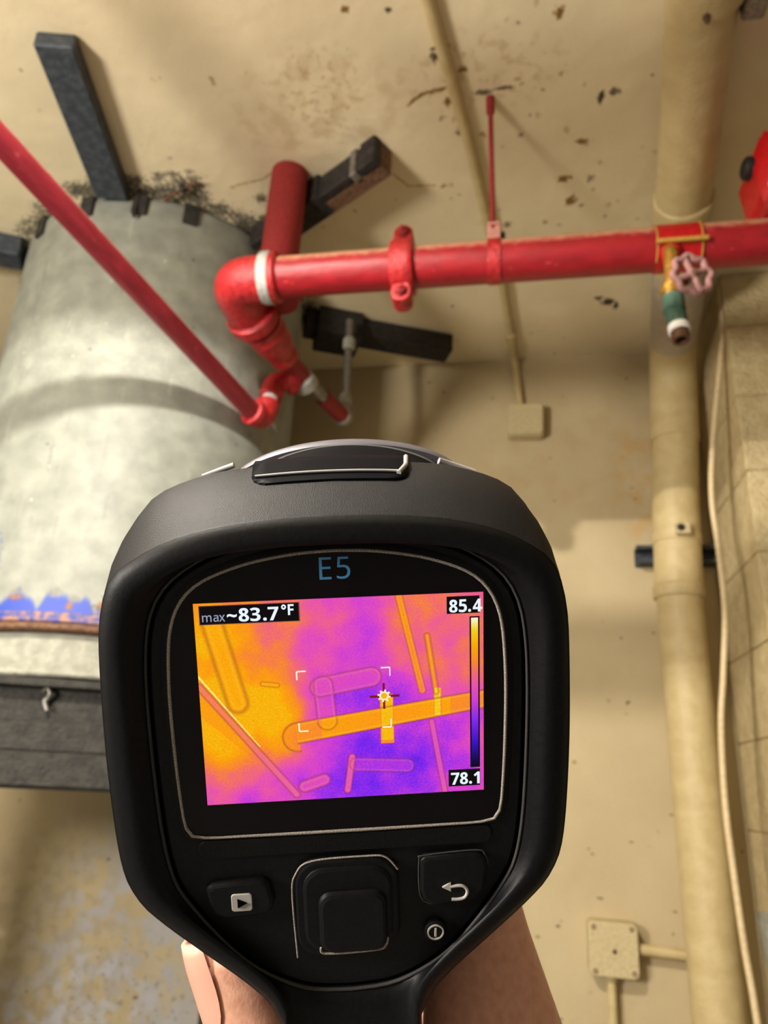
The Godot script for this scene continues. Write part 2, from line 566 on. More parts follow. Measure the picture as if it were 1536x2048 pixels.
func thermal_picture() -> ImageTexture:
	var w := 800
	var h := 600
	var im := Image.create(w, h, false, Image.FORMAT_RGB8)
	var n := noise(91, .006, 3)
	var f := noise(92, .12, 2)
	var A := Vector2(1, .75)   # square up distances
	var blobs := [[.03, .5, .26, .22], [.14, .62, .20, .16], [.02, .10, .20, .2], [.28, .56, .11, .20], [.98, .1, .22, .06], [.9, .3, .25, .08], [.55, .50, .14, -.10], [.62, .9, .24, -.15], [.8, .72, .22, -.10], [.35, .44, .12, -.08], [.55, .22, .14, -.09], [.45, 1.0, .18, -.08], [.12, .98, .16, -.08], [.25, .1, .22, .08], [.75, .12, .12, .08]]
	var lines := [   # from, to, half width, warmth inside, contour
		[Vector2(.06, .10), Vector2(.13, .49), .035, .80, .012],
		[Vector2(.00, .40), Vector2(.32, .97), .012, .60, .006],
		[Vector2(.70, -.02), Vector2(.78, .47), .012, .80, .004],
		[Vector2(.812, .63), Vector2(.857, 1.0), .010, .56, .005],
		[Vector2(.80, .20), Vector2(.829, .48), .009, .80, .006],
		[Vector2(.42, .43), Vector2(.60, .39), .036, .54, .006],
		[Vector2(.44, .60), Vector2(.43, .42), .034, .52, .006],
		[Vector2(.54, .83), Vector2(.72, .85), .026, .42, .005],
		[Vector2(.523, .79), Vector2(.503, .96), .012, .66, .006],
		[Vector2(.35, .93), Vector2(.42, .90), .022, .58, .007],
		[Vector2(.22, .40), Vector2(.27, .41), .008, .80, .004],
	]
	var top := [Vector2(.30, .62), Vector2(.37, .58), Vector2(.615, .526), Vector2(1.0, .478)]
	for y in h:
		for x in w:
			var u := float(x) / w
			var v := float(y) / h
			var q := Vector2(u, v) * A
			var t := .53 + n.get_noise_2d(x, y) * .12
			for b in blobs:
				var d: float = (q - Vector2(b[0], b[1]) * A).length() / b[2]
				t += b[3] * exp(-d * d)
			t = minf(t, .84)
			var edge := 0.0
			var lit := 0.0
			for l in lines:
				var d: float = seg(q, l[0] * A, l[1] * A)
				if d < l[2]:
					t = lerpf(t, l[3], .62)
				edge = maxf(edge, (1.0 - absf(d - l[2]) / l[4]) * .8)
				lit = maxf(lit, (1.0 - absf(d - l[2] + l[4] * 1.3) / l[4]) * .6)
			if v < .36 + u * 1.8 and absf(v - (.36 + u * 1.84)) < .016 and u < .2:
				t = .96
			if v > .36 + u * 1.84 and v < .55 + u * 1.3 and u < .32:
				t = lerpf(t, .60, .25)
			# the warm main
			var c := .655 - (u - .33) * .19
			var r := .052 - (u - .4) * .012
			var tube := absf(v - c)
			if u > .33:
				if tube < r:
					t = lerpf(t, .84 if u > .42 and u < .88 else .76, .85)
				edge = maxf(edge, 1.0 - absf(tube - r) / .008)
				lit = maxf(lit, 1.0 - absf(tube - r + .010) / .008)
			var el := ((Vector2(u, v) - Vector2(.335, .675)) * Vector2(1, .75)).length()
			if u <= .34 and el < .058:
				t = lerpf(t, .74, .7)
			if u <= .345:
				edge = maxf(edge, 1.0 - absf(el - .055) / .006)
			var cp := maxf(absf(u - .652) / .024, absf(v - .605) / .125)
			if cp < 1.0:
				t = .86 if cp < .86 else .72
			if absf(u - .834) < .014 and v > .46 and v < .60:
				t = .90 if absf(u - .834) < .011 else .7
			t += f.get_noise_2d(x, y) * .05 + (.012 if (y / 3) % 2 == 0 else 0.0)
			var col := iron(clampf(t, .2, .97))
			if edge > 0.0:
				col = col.lerp(c8(130, 50, 50), .42 * edge)
			if lit > 0.0:
				col = col.lerp(c8(255, 226, 120), .22 * lit)
			im.set_pixel(x, y, col)
	var put_rect := func(u0: float, v0: float, u1: float, v1: float, col: Color) -> void:
		im.fill_rect(Rect2i(int(u0 * w), int(v0 * h), maxi(1, int((u1 - u0) * w)), maxi(1, int((v1 - v0) * h))), col)
	var ink := c8(14, 10, 12)
	put_rect.call(.018, .012, .362, .104, c8(120, 70, 60))
	put_rect.call(.021, .015, .359, .101, ink)
	put_rect.call(.872, .017, .987, .102, ink)
	put_rect.call(.872, .888, .987, .975, ink)
	put_rect.call(.952, .118, .988, .880, ink)
	for y in range(int(.124 * h), int(.874 * h)):
		var t := 1.0 - (y - .124 * h) / (.75 * h)
		im.fill_rect(Rect2i(int(.957 * w), y, int(.026 * w), 1), iron(t))
	var white := c8(255, 250, 235)
	for b in [[.341, .349, 1, 1], [.668, .349, -1, 1], [.341, .647, 1, -1], [.668, .647, -1, -1]]:
		put_rect.call(minf(b[0], b[0] + .033 * b[2]), b[1] - .003, maxf(b[0], b[0] + .033 * b[2]), b[1] + .004, white)
		put_rect.call(b[0] - .0025, minf(b[1], b[1] + .042 * b[3]), b[0] + .0025, maxf(b[1], b[1] + .042 * b[3]), white)
	var red := c8(130, 20, 24)
	put_rect.call(.594, .485, .700, .497, red)
	put_rect.call(.640, .425, .648, .555, red)
	for y in range(265, 322):
		for x in range(485, 546):
			var d := Vector2(x - 515, y - 293).length()
			if d < 9.0:
				im.set_pixel(x, y, c8(250, 176, 20))
			elif d < 14.0 or (d < 19.0 and sin(atan2(y - 293, x - 515) * 8.0) > .2):
				im.set_pixel(x, y, c8(250, 240, 200))
	return ImageTexture.create_from_image(im)


func lettering(called: String, text: String, height: float, m: Material, parent: Node3D, at: Vector3, bold := false, squeeze := 1.0) -> void:
	var o := MeshInstance3D.new()
	var t := TextMesh.new()
	var font := SystemFont.new()
	font.font_names = PackedStringArray(["Droid Sans"])
	font.font_weight = 700 if bold else 400
	t.font = font
	t.text = text
	t.font_size = 24
	t.pixel_size = height / 24.0 * 1.37
	t.depth = 0.0001
	t.curve_step = 1.0
	t.horizontal_alignment = HORIZONTAL_ALIGNMENT_LEFT
	t.vertical_alignment = VERTICAL_ALIGNMENT_BOTTOM
	o.mesh = t
	o.material_override = m
	o.name = called
	o.position = at
	o.scale = Vector3(squeeze, 1, 1)
	parent.add_child(o, true)


# ---------------------------------------------------------------- the instrument
# closed outline from right-hand half points (mm), mirrored about x = -0.7 and read off at even angles about the centre
func half_outline(half: Array, z: float, n := 120, grow := 0.0, mid := -18.0) -> PackedVector3Array:
	var pts := []
	for q in half:
		pts.append(Vector3(q[0], q[1], 0))
	var right := spline(pts, 6)
	var all := PackedVector2Array()
	for q in right:
		all.append(Vector2(q.x, q.y))
	for i in range(right.size() - 1, -1, -1):
		all.append(Vector2(-right[i].x, right[i].y))
	var o := PackedVector3Array()
	for k in n:
		var d := Vector2(sin(TAU * k / n), cos(TAU * k / n))
		var best := 0.0
		for i in all.size():
			var a := all[i] - Vector2(0, mid)
			var b := all[(i + 1) % all.size()] - Vector2(0, mid)
			var e := b - a
			var den := d.cross(e)
			if absf(den) < 1e-9:
				continue
			var s := a.cross(e) / den
			var t := a.cross(d) / den
			if t >= -1e-6 and t <= 1.000001 and s > best:
				best = s
		var v := d * (best + grow)
		o.append(Vector3(v.x - .7, v.y + mid, z) * .001)
	return o


func lift(l: PackedVector3Array, z: float, grow: float, mid := -18.0) -> PackedVector3Array:
	var o := PackedVector3Array()
	for q in l:
		var v := Vector2(q.x + .0007, q.y - mid * .001)
		var w := v * (1.0 + grow * .001 / v.length())
		o.append(Vector3(w.x - .0007, w.y + mid * .001, z * .001))
	return o


func make_camera_tool(pose: Transform3D) -> void:
	var t := thing("thermal_camera", "black handheld thermal camera with a glowing orange and purple screen, held up in a hand", "camera")
	t.transform = pose
	t.set_meta("own_axes", true)
	var S := T(Vector3.ZERO)
	var hA := [[0, 40.6], [12, 40.3], [24, 39], [34, 36.4], [41.5, 32.6], [46.2, 28.4], [48.8, 20], [49.7, 8], [50.0, -14], [49.0, -35], [46.2, -44], [41.5, -50], [33, -58.2], [24, -66.6], [18.2, -73.5], [15.8, -81], [15.4, -95], [0, -97]]
	var hC := [[0, 36], [17, 34.6], [27, 31.8], [36.2, 24.6], [39.9, 12], [40.2, -14], [38.6, -37], [34, -48], [23, -62.2], [11, -69.6], [0, -71]]
	var hB := [[0, 48.7], [20, 47.9], [30, 46.6], [40, 43.2], [45.4, 38.6], [48.6, 31], [49.6, 20], [50, 8], [49.6, -14], [46, -36], [38, -48], [26, -60], [17, -70], [14.5, -82], [14, -95], [0, -97]]
	var hK := [[0, 46], [20, 45.2], [30, 43.4], [38, 39.6], [42.6, 34], [45, 26], [46, 12], [45.6, -10], [42, -30], [34, -42], [24, -52], [17, -62], [14, -78], [13.6, -95], [0, -97]]
	var A := half_outline(hA, 2)
	var C := half_outline(hC, .5)
	var B := half_outline(hB, -25)
	var K := half_outline(hK, -58)
	# rear shell: runs back from the display rim; its dusty top catches the lamp
	var mb := MB.new()
	var blend := []
	for k in 7:
		var f := k / 6.0
		var l := PackedVector3Array()
		for i in A.size():
			var q := A[i].lerp(B[i], f)
			var bulge := sin(f * PI) * .0016
			var v := Vector2(q.x, q.y + .018).normalized()
			l.append(Vector3(q.x + v.x * bulge, q.y + v.y * bulge, lerpf(.0019, -.025, f)))
		blend.append(l)
	blend.append(lift(B, -31, -.5))
	blend.append(lift(B, -38, -2.0))
	blend.append(K)
	blend.append(lift(K, -80, -3))
	blend.append(lift(K, -86, -8))
	mb.loft(blend, false, true)
	put("rear_shell", mb, M.rubber, t)
	# front bezel: narrow chamfer, crest, long slope down to the inner line
	mb = MB.new()
	var loops := [lift(A, -9, .15), lift(A, -1.0, .5), lift(A, 1.8, .1), lift(A, 3.2, -2.2), lift(A, 3.7, -4.2), lift(A, 3.6, -5.6)]
	for f in [.25, .5, .75]:
		var a := lift(A, 3.6, -5.6)
		var b := lift(C, .6, .8)
		var l := PackedVector3Array()
		for i in a.size():
			var q := a[i].lerp(b[i], f)
			q.z = lerpf(.0036, .0007, f * f * (3 - 2 * f))
			l.append(q)
		loops.append(l)
	loops.append(lift(C, .6, .7))
	loops.append(lift(C, -1.2, .5))
	mb.loft(loops, false, false)
	put("bezel", mb, M.plastic, t)
	mb = MB.new()
	mb.loft([lift(C, .55, 1.0), lift(C, .95, .75), lift(C, .95, .45), lift(C, .4, .25)], false, false)
	put("bezel_edge", mb, M.scuffed, t)
	# face plate with the keys
	mb = MB.new()
	mb.loft([lift(C, -3, -.1), lift(C, -.2, -.1), lift(C, .1, -.7)], true, true)
	put("face_plate", mb, M.plastic, t)
	# display window and its worn rim
	var hD := [[0, 32.6], [9, 32.1], [20, 30], [29.5, 25.8], [34.2, 18.4], [35.6, 6], [35.6, -10], [35.0, -24], [34.2, -28.6], [31.5, -30.4], [20, -30.6], [0, -30.6]]
	var D := half_outline(hD, .4, 120, 0.0, 0.0)
	mb = MB.new()
	mb.loft([lift(D, .1, 2.3, 0), lift(D, .55, 1.2, 0), lift(D, .75, .55, 0)], false, false)
	var wn := put("display_surround", mb, M.plastic, t)
	mb = MB.new()
	mb.loft([lift(D, .66, .80, 0), lift(D, .88, .62, 0), lift(D, .88, .2, 0), lift(D, .5, .1, 0)], false, false)
	put("worn_rim", mb, M.worn_edge, wn)
	mb = MB.new()
	mb.loft([lift(D, -1, .3, 0), lift(D, .42, .3, 0)], true, true)
	var win := put("display_window", mb, M.window_black, t)
	lettering("window_marking", "E5", .0049, M.blue_ink, win, Vector3(-.0046, .0252, .00045))
	# ledge below the window
	mb = MB.new()
	mb.prism(T(Vector3(-.0004, -.0338, 0)), round_rect(.066, .0042, .0016), -.001, .0007, .0006)
	put("ledge", mb, M.rubber, t)
	# the lit screen
	var glow := mat("thermal_screen", Color.BLACK, .4)
	glow.emission_enabled = true
	glow.emission = Color.BLACK
	glow.emission_texture = thermal_picture()
	glow.emission_energy_multiplier = 1.0
	glow.metallic_specular = .2
	mb = MB.new()
	var sw := .0305
	var sh := .022875
	var zz := .0008
	mb.quad(Vector3(-sw, sh, zz), Vector3(sw, sh, zz), Vector3(sw, -sh, zz), Vector3(-sw, -sh, zz), Vector2(0, 0), Vector2(1, 0), Vector2(1, 1), Vector2(0, 1))
	mb.start = mb.p.size()
	mb.box(T(Vector3(0, 0, .0005)), Vector3(.0609, .0456, .0005), .0001)
	for i in range(6, mb.u.size()):
		mb.u[i] = Vector2(.98, .05)
	var scr := put("screen", mb, glow, t)
	var wh := mat("screen_white", Color.BLACK, .5)
	wh.emission_enabled = true
	wh.emission = c8(232, 244, 255)
	var gr := mat("screen_grey", Color.BLACK, .5)
	gr.emission_enabled = true
	gr.emission = c8(150, 160, 186)
	var zt := zz + .0001
	lettering("readout", "max", .0019, gr, scr, Vector3(-.0290, .0182, zt), false, 1.0)
	lettering("readout", "~83.7", .0030, wh, scr, Vector3(-.0238, .0176, zt), true, 1.08)
	lettering("readout", "°F", .0024, wh, scr, Vector3(-.0124, .0188, zt), true, .9)
	lettering("readout", "85.4", .0029, wh, scr, Vector3(.0230, .0176, zt), true, .93)
	lettering("readout", "78.1", .0029, wh, scr, Vector3(.0230, -.0222, zt), true, .93)
	# keys
	mb = MB.new()
	mb.prism(T(Vector3(-.0008, -.0496, .0000)), round_rect(.0236, .0244, .0058), -.001, .0016, .0008)
	var pad := put("navigation_pad", mb, M.key_plastic, t)
	mb = MB.new()
	mb.prism(T(Vector3(-.0006, -.0496, .0)), round_rect(.0206, .0214, .005), .001, .0010 + .0012, .0012)
	put("pad_rocker", mb, M.plastic, pad)
	mb = MB.new()
	mb.prism(T(Vector3(.0004, -.0524, .0)), round_rect(.0154, .0152, .003), .001, .0034, .0012)
	put("pad_centre", mb, M.key_plastic, pad)
	mb = MB.new()
	var edge_pts := spline([Vector3(-.0126, -.0618, .0012), Vector3(-.0131, -.046, .0012), Vector3(-.0122, -.0408, .0012), Vector3(-.0085, -.0377, .0012), Vector3(.004, -.0372, .0012), Vector3(.0082, -.0378, .0012), Vector3(.0108, -.0410, .0012)], 8)
	mb.tube(edge_pts, .00022, 6)
	put("worn_edge", mb, M.worn_edge, pad)
	mb = MB.new()
	mb.tube(spline([Vector3(-.0072, -.0585, .0026), Vector3(-.0058, -.0601, .0026), Vector3(.0055, -.0599, .0026), Vector3(.0076, -.0588, .0026), Vector3(.0081, -.0570, .0026)], 8), .00028, 6)
	put("worn_edge", mb, M.worn_edge, pad)
	# return key
	mb = MB.new()
	var rk := PackedVector2Array([Vector2(.0158, -.0390), Vector2(.0168, -.0381), Vector2(.0288, -.0376), Vector2(.0308, -.0388), Vector2(.0314, -.0412), Vector2(.0306, -.0472), Vector2(.0286, -.0500), Vector2(.0186, -.0506), Vector2(.0163, -.0490), Vector2(.0155, -.0464)])
	mb.prism(T(Vector3.ZERO), rk, -.001, .0018, .0011)
	var rb := put("return_button", mb, M.key_plastic, t)
	mb = MB.new()
	mb.tube(spline([Vector3(.0183, -.0504, .0010), Vector3(.0164, -.0492, .0010), Vector3(.0156, -.0464, .0010), Vector3(.0157, -.0392, .0010), Vector3(.0168, -.0381, .0010), Vector3(.0286, -.0375, .0010), Vector3(.0307, -.0388, .0010), Vector3(.0314, -.0412, .0010)], 6), .0002, 6)
	put("worn_edge", mb, M.scuffed, rb)
	mb = MB.new()
	var ar := [Vector3(.0224, -.0456, .0020), Vector3(.0250, -.0455, .0020), Vector3(.0262, -.0463, .0020), Vector3(.0264, -.0475, .0020), Vector3(.0257, -.0486, .0020), Vector3(.0243, -.0489, .0020), Vector3(.0229, -.0488, .0020)]
	mb.tube(spline(ar, 5), .00038, 6)
	mb.prism(T(Vector3.ZERO), PackedVector2Array([Vector2(.0207, -.0456), Vector2(.0227, -.0445), Vector2(.0227, -.0468)]), .0017, .0022, .0001)
	put("arrow_symbol", mb, M.icon_ink, rb)
	# playback key
	mb = MB.new()
	var pk := PackedVector2Array([Vector2(-.0322, -.0430), Vector2(-.0308, -.0419), Vector2(-.0196, -.0412), Vector2(-.0180, -.0424), Vector2(-.0170, -.0466), Vector2(-.0180, -.0494), Vector2(-.0204, -.0502), Vector2(-.0288, -.0506), Vector2(-.0306, -.0494), Vector2(-.0318, -.0464)])
	mb.prism(T(Vector3.ZERO), pk, -.001, .0018, .0011)
	var pb := put("playback_button", mb, M.key_plastic, t)
	mb = MB.new()
	mb.prism(T(Vector3(-.0243, -.0463, 0)), round_rect(.0046, .0043, .0007), .0016, .0021, .0002)
	put("symbol_plate", mb, M.icon_ink, pb)
	mb = MB.new()
	mb.prism(T(Vector3(-.0243, -.0463, 0)), PackedVector2Array([Vector2(-.0009, .0011), Vector2(.0012, 0), Vector2(-.0009, -.0011)]), .0019, .0024, .0001)
	put("play_symbol", mb, M.gloss_black, pb)
	# power key
	mb = MB.new()
	mb.lathe(Vector3(.0191, -.0573, 0), Vector3.BACK, [[-.001, .0026], [.0012, .0026], [.0015, .0022]], 24)
	var ob := put("power_button", mb, M.key_plastic, t)
	mb = MB.new()
	mb.lathe(Vector3(.0191, -.0573, 0), Vector3.BACK, [[.0012, .00195], [.0018, .0019], [.0018, .0016], [.0012, .00155]], 28, true, false)
	mb.box(T(Vector3(.0191, -.0573, .0016), Vector3(0, 0, -2)), Vector3(.0005, .0022, .0005), .0001)
	put("power_symbol", mb, M.icon_ink, ob)
	# lens cover assembly at the top rear
	mb = MB.new()
	var arcs := []
	for q in [[-27, 0.0], [-33, 1.2], [-41, 2.8], [-49, 3.6]]:
		var l := PackedVector3Array()
		for i in 40:
			var a := PI * i / 39.0
			l.append(Vector3(.0032 - cos(a) * (.0285 - absf(q[1]) * .0001), .0372 + sin(a) * (.0112 + q[1] * .0006) , q[0] * .001))
		for i in 40:
			var a := PI - PI * i / 39.0
			l.append(Vector3(.0032 - cos(a) * .026, .0300 + sin(a) * .002, q[0] * .001))
		arcs.append(l)
	mb.loft(arcs, true, true)
	var lc := put("lens_cover", mb, M.gloss_black, t)
	mb = MB.new()
	arcs = []
	for q in [[-49, .4], [-50, 1.3], [-54, 1.7], [-58, 1.2], [-60, .2]]:
		var l := PackedVector3Array()
		for i in 48:
			var a := PI * i / 47.0
			l.append(Vector3(.0032 - cos(a) * (.0325 + q[1] * .0004), .0386 + sin(a) * (.0120 + q[1] * .00075), q[0] * .001))
		for i in 48:
			var a := PI - PI * i / 47.0
			l.append(Vector3(.0032 - cos(a) * .028, .0300 + sin(a) * .002, q[0] * .001))
		arcs.append(l)
	mb.loft(arcs, true, true)
	put("lens_ring", mb, M.ring_grey, t)
	mb = MB.new()
	var wl := []
	for i in 30:
		var a := PI * (i + 4.5) / 38.0
		wl.append(Vector3(.0032 - cos(a) * .0285, .0372 + sin(a) * .01345, -.0492))
	mb.tube(wl, .00035, 6)
	put("worn_line", mb, M.silver_line, lc)
	# latch tab sunk in the top of the shell
	mb = MB.new()
	var outer := []
	var top_y := func(z: float) -> float:
		var f := (.002 - z) / .027
		return .0406 + .0081 * clampf(f, 0, 1.05) + sin(clampf(f, 0, 1) * PI) * .0016
	for q in [[-.0112, -.0144], [-.0118, -.0158], [-.0132, -.0170], [-.0160, -.0178], [-.0270, -.0186], [-.0340, -.0188]]:
		var l := PackedVector3Array()
		for i in 12:
			var x: float = -.0011 + (-1.0 + 2.0 * i / 11.0) * absf(q[1])
			l.append(Vector3(x, top_y.call(q[0]) + .0004 - x * x * 2.2, q[0]))
		for i in 12:
			var x: float = -.0011 + (1.0 - 2.0 * i / 11.0) * absf(q[1])
			l.append(Vector3(x, top_y.call(q[0]) - .003 - x * x * 2.2, q[0]))
		outer.append(l)
	mb.loft(outer, true, true, true)
	var tab := put("latch_tab", mb, M.gloss_black, t)
	mb = MB.new()
	var ln := []
	for i in 12:
		var x := -.0180 + .0325 * i / 11.0
		ln.append(Vector3(x, top_y.call(-.0150) + .0007 - x * x * 2.2, -.0148))
	mb.tube(ln, .00032, 6)
	put("worn_line", mb, M.silver_line, tab)
	mb = MB.new()
	mb.tube([Vector3(.0142, top_y.call(-.0140) + .0001, -.0138), Vector3(.0163, top_y.call(-.0200) + .0002, -.0190), Vector3(.0172, top_y.call(-.0300) + .0000, -.0290)], .0006, 6)
	put("worn_line", mb, M.silver_line, tab)
	mb = MB.new()
	mb.tube([Vector3(.0262, .0470, -.036), Vector3(.0290, .0460, -.0365), Vector3(.0355, .0436, -.0365)], .0009, 8)
	put("hinge_pin", mb, M.silver_line, lc)
	mb = MB.new()
	mb.tube([Vector3(-.0255, .0476, -.036), Vector3(-.0290, .0464, -.0365), Vector3(-.0335, .0448, -.0365)], .0007, 8)
	put("hinge_pin", mb, M.silver_line, lc)
	# barrel and pistol grip, out of view behind and below
	mb = MB.new()
	mb.lathe(Vector3(.002, .012, -.060), Vector3.FORWARD, [[0, .030], [.004, .031], [.045, .029], [.052, .026], [.052, .021], [.046, .020]], 40)
	put("lens_barrel", mb, M.plastic, t)
	mb = MB.new()
	var grip := []
	for q in [[-58, -38, 15, 20], [-85, -38, 14.5, 19], [-110, -34, 15, 19], [-140, -27, 16, 20], [-175, -18, 16.5, 21], [-196, -13, 17.5, 23], [-200, -12, 15, 20]]:
		var l := PackedVector3Array()
		for i in 32:
			var a := TAU * i / 32
			l.append(Vector3(-.0007 + cos(a) * q[2] * .001, q[0] * .001, (q[1] + sin(a) * q[3]) * .001))
		grip.append(l)
	mb.loft(grip, true, true)
	put("grip", mb, M.plastic, t)
	# the screen's own light
	var al := AreaLight3D.new()
	al.name = "screen_light"
	al.area_size = Vector2(.060, .045)
	al.light_color = c8(255, 150, 130)
	al.light_energy = .0008
	al.shadow_enabled = true
	t.add_child(al, true)
	al.transform = Transform3D(Basis(Vector3.UP, PI), Vector3(0, 0, .0022))


# ---------------------------------------------------------------- the hand: one skin over capsules joined by a smooth minimum (mm, the instrument's axes)
func make_hand(pose: Transform3D) -> void:
	var t := thing("hand", "bare hand gripping the thermal camera from below, thumb laid across the back of its handle", "hand")
	t.transform = pose
	t.set_meta("own_axes", true)
	var bones := [
		[Vector3(72, -330, 60), Vector3(50, -215, 22), 36.0, 29.0],
		[Vector3(50, -215, 22), Vector3(42, -150, -14), 28.0, 27.0],
		[Vector3(42, -150, -14), Vector3(36, -92, -42), 27.0, 15.0],
		[Vector3(46, -205, 14), Vector3(34, -150, -40), 26.0, 22.0],
		[Vector3(44, -190, 18), Vector3(22, -146, 6), 22.0, 16.0],
		[Vector3(22, -146, 6), Vector3(-14, -122, -6), 15.5, 13.2],
		[Vector3(-14, -122, -6), Vector3(-31.5, -82, -24), 13.2, 11.8],
		[Vector3(36, -92, -44), Vector3(24, -97, -84), 12.0, 10.0], [Vector3(24, -97, -84), Vector3(0, -99, -88), 10.0, 9.0], [Vector3(0, -99, -88), Vector3(-19, -99, -74), 8.8, 7.6],
		[Vector3(36, -116, -46), Vector3(25, -119, -80), 12.0, 10.0], [Vector3(25, -119, -80), Vector3(0, -121, -84), 10.0, 9.2], [Vector3(0, -121, -84), Vector3(-21, -121, -66), 9.0, 7.8],
		[Vector3(36, -139, -42), Vector3(25, -141, -72), 11.5, 9.6], [Vector3(25, -141, -72), Vector3(1, -143, -76), 9.6, 8.8], [Vector3(1, -143, -76), Vector3(-20, -142, -58), 8.6, 7.4],
		[Vector3(36, -160, -36), Vector3(25, -161, -60), 10.5, 8.6], [Vector3(25, -161, -60), Vector3(4, -162, -64), 8.6, 7.8], [Vector3(4, -162, -64), Vector3(-16, -161, -48), 7.6, 6.6],
	]
	var cell := 3.0
	var lo := Vector3(-52, -342, -104)
	var nx := 55; var ny := 96; var nz := 74
	var val := PackedFloat32Array()
	val.resize(nx * ny * nz)
	val.fill(30.0)
	var soft := 5.0
	for bi in bones.size():
		var b = bones[bi]
		var a: Vector3 = b[0]; var e: Vector3 = b[1] - b[0]
		var ra: float = b[2]; var rb: float = b[3]
		var ee := e.length_squared()
		var reach := maxf(ra, rb) + 14.0
		var i0 := Vector3i((a.min(b[1]) - Vector3.ONE * reach - lo) / cell).clamp(Vector3i.ZERO, Vector3i(nx - 1, ny - 1, nz - 1))
		var i1 := Vector3i((a.max(b[1]) + Vector3.ONE * reach - lo) / cell).clamp(Vector3i.ZERO, Vector3i(nx - 1, ny - 1, nz - 1))
		var k := 2.2 if bi >= 8 else soft   # fingers stay separate
		for z in range(i0.z, i1.z + 1):
			for y in range(i0.y, i1.y + 1):
				for x in range(i0.x, i1.x + 1):
					var q := lo + Vector3(x, y, z) * cell - a
					var h := clampf(q.dot(e) / ee, 0.0, 1.0)
					var d := (q - e * h).length() - lerpf(ra, rb, h)
					var id := (z * ny + y) * nx + x
					var c := val[id]
					var m := maxf(k - absf(c - d), 0.0) / k
					val[id] = minf(c, d) - m * m * k * .25
	# a small web fold and knuckle crease on the thumb
	var idx := {}
	var vs := PackedVector3Array()
	for z in nz - 1:
		for y in ny - 1:
			for x in nx - 1:
				var base := (z * ny + y) * nx + x
				var s := 0
				var offs := [0, 1, nx, nx + 1, nx * ny, nx * ny + 1, nx * ny + nx, nx * ny + nx + 1]
				if val[base] > 14.0 or val[base] < -14.0:
					continue
				for c in 8:
					if val[base + offs[c]] < 0.0:
						s += 1
				if s == 0 or s == 8:
					continue
				var sum := Vector3.ZERO
				var n := 0
				for ed in [[0, 1], [2, 3], [4, 5], [6, 7], [0, 2], [1, 3], [4, 6], [5, 7], [0, 4], [1, 5], [2, 6], [3, 7]]:
					var va := val[base + offs[ed[0]]]
					var vb := val[base + offs[ed[1]]]
					if (va < 0.0) != (vb < 0.0):
						var f := va / (va - vb)
						var pa := Vector3(ed[0] & 1, (ed[0] >> 1) & 1, ed[0] >> 2)
						var pb := Vector3(ed[1] & 1, (ed[1] >> 1) & 1, ed[1] >> 2)
						sum += pa.lerp(pb, f)
						n += 1
				idx[base] = vs.size()
				vs.append((lo + (Vector3(x, y, z) + sum / n) * cell) * .001)
	var st := SurfaceTool.new()
	st.begin(Mesh.PRIMITIVE_TRIANGLES)
	st.set_smooth_group(1)
	for v in vs:
		st.add_vertex(v)
	for base in idx:
		var x: int = base % nx
		var y: int = (base / nx) % ny
		var z: int = base / (nx * ny)
		for ax in 3:
			var step: int = [1, nx, nx * ny][ax]
			var s1: int = [nx, nx * ny, 1][ax]
			var s2: int = [nx * ny, 1, nx][ax]
			if (ax != 0 and x == 0) or (ax != 1 and y == 0) or (ax != 2 and z == 0):
				continue
			if base + step >= val.size() or (val[base] < 0.0) == (val[base + step] < 0.0):
				continue
			if not (idx.has(base - s1) and idx.has(base - s2) and idx.has(base - s1 - s2)):
				continue
			var q := [idx[base], idx[base - s1], idx[base - s1 - s2], idx[base - s2]]
			if val[base] < 0.0:
				q.reverse()
			for i in [0, 1, 2, 0, 2, 3]:
				st.add_index(q[i])
	st.generate_normals()
	var o := MeshInstance3D.new()
	o.mesh = st.commit()
	o.material_override = M.skin
	o.name = "skin"
	t.add_child(o)
	# thumb nail
	var a := Vector3(-14, -122, -6)
	var tip := Vector3(-31.5, -82, -24)
	var d := (tip - a).normalized()
	var nrm := Vector3(-.90, .1, .42)
	nrm = (nrm - d * nrm.dot(d)).normalized()
	var sd := d.cross(nrm)
	var mb := MB.new()
	var rows := []
	for j in 2:
		for k in 9:
			var f: float = k / 8.0 if j == 0 else 1.0 - k / 8.0
			var along := lerpf(-14.0, 9.0, f)
			var wide := .78 * sqrt(clampf(1.0 - pow(absf(f - .66) / .70, 3.0), .05, 1))
			var row := PackedVector3Array()
			for i in 11:
				var th := (i / 10.0 - .5) * 2.0 * wide
				var r := 11.9 - minf(along, 0.0) * .035 + (.45 if j == 0 else -.6) - (along * along * .012 if along > 0 else 0.0) - (.5 if k == 0 else 0.0)
				row.append((tip + d * along + (nrm * cos(th) + sd * sin(th)) * r) * .001)
			rows.append(row)
	mb.loft(rows, false, false, false, Rect2(0, 0, 1, 1), false)
	put("thumb_nail", mb, M.nail, t)
	mb = MB.new()
	mb.lathe(Vector3(46.5, -104.5, -10.5) * .001, Vector3(.35, .1, .9), [[-.001, .0011], [.0003, .001], [.0006, .0004]], 12)
	put("mole", mb, M.mole, t)


# ---------------------------------------------------------------- red sprinkler piping
func hex_bolt(at: Vector3, axis: Vector3, r: float, m: Material, parent: Node3D, called := "bolt") -> void:
	var mb := MB.new()
	mb.lathe(at, axis, [[-.004, r * 1.25], [.002, r * 1.25], [.002, r], [.009, r], [.010, r * .8]], 6)
	mb.lathe(at, axis, [[.008, r * .5], [.015, r * .5], [.0155, r * .35]], 12)
	put(called, mb, m, parent)


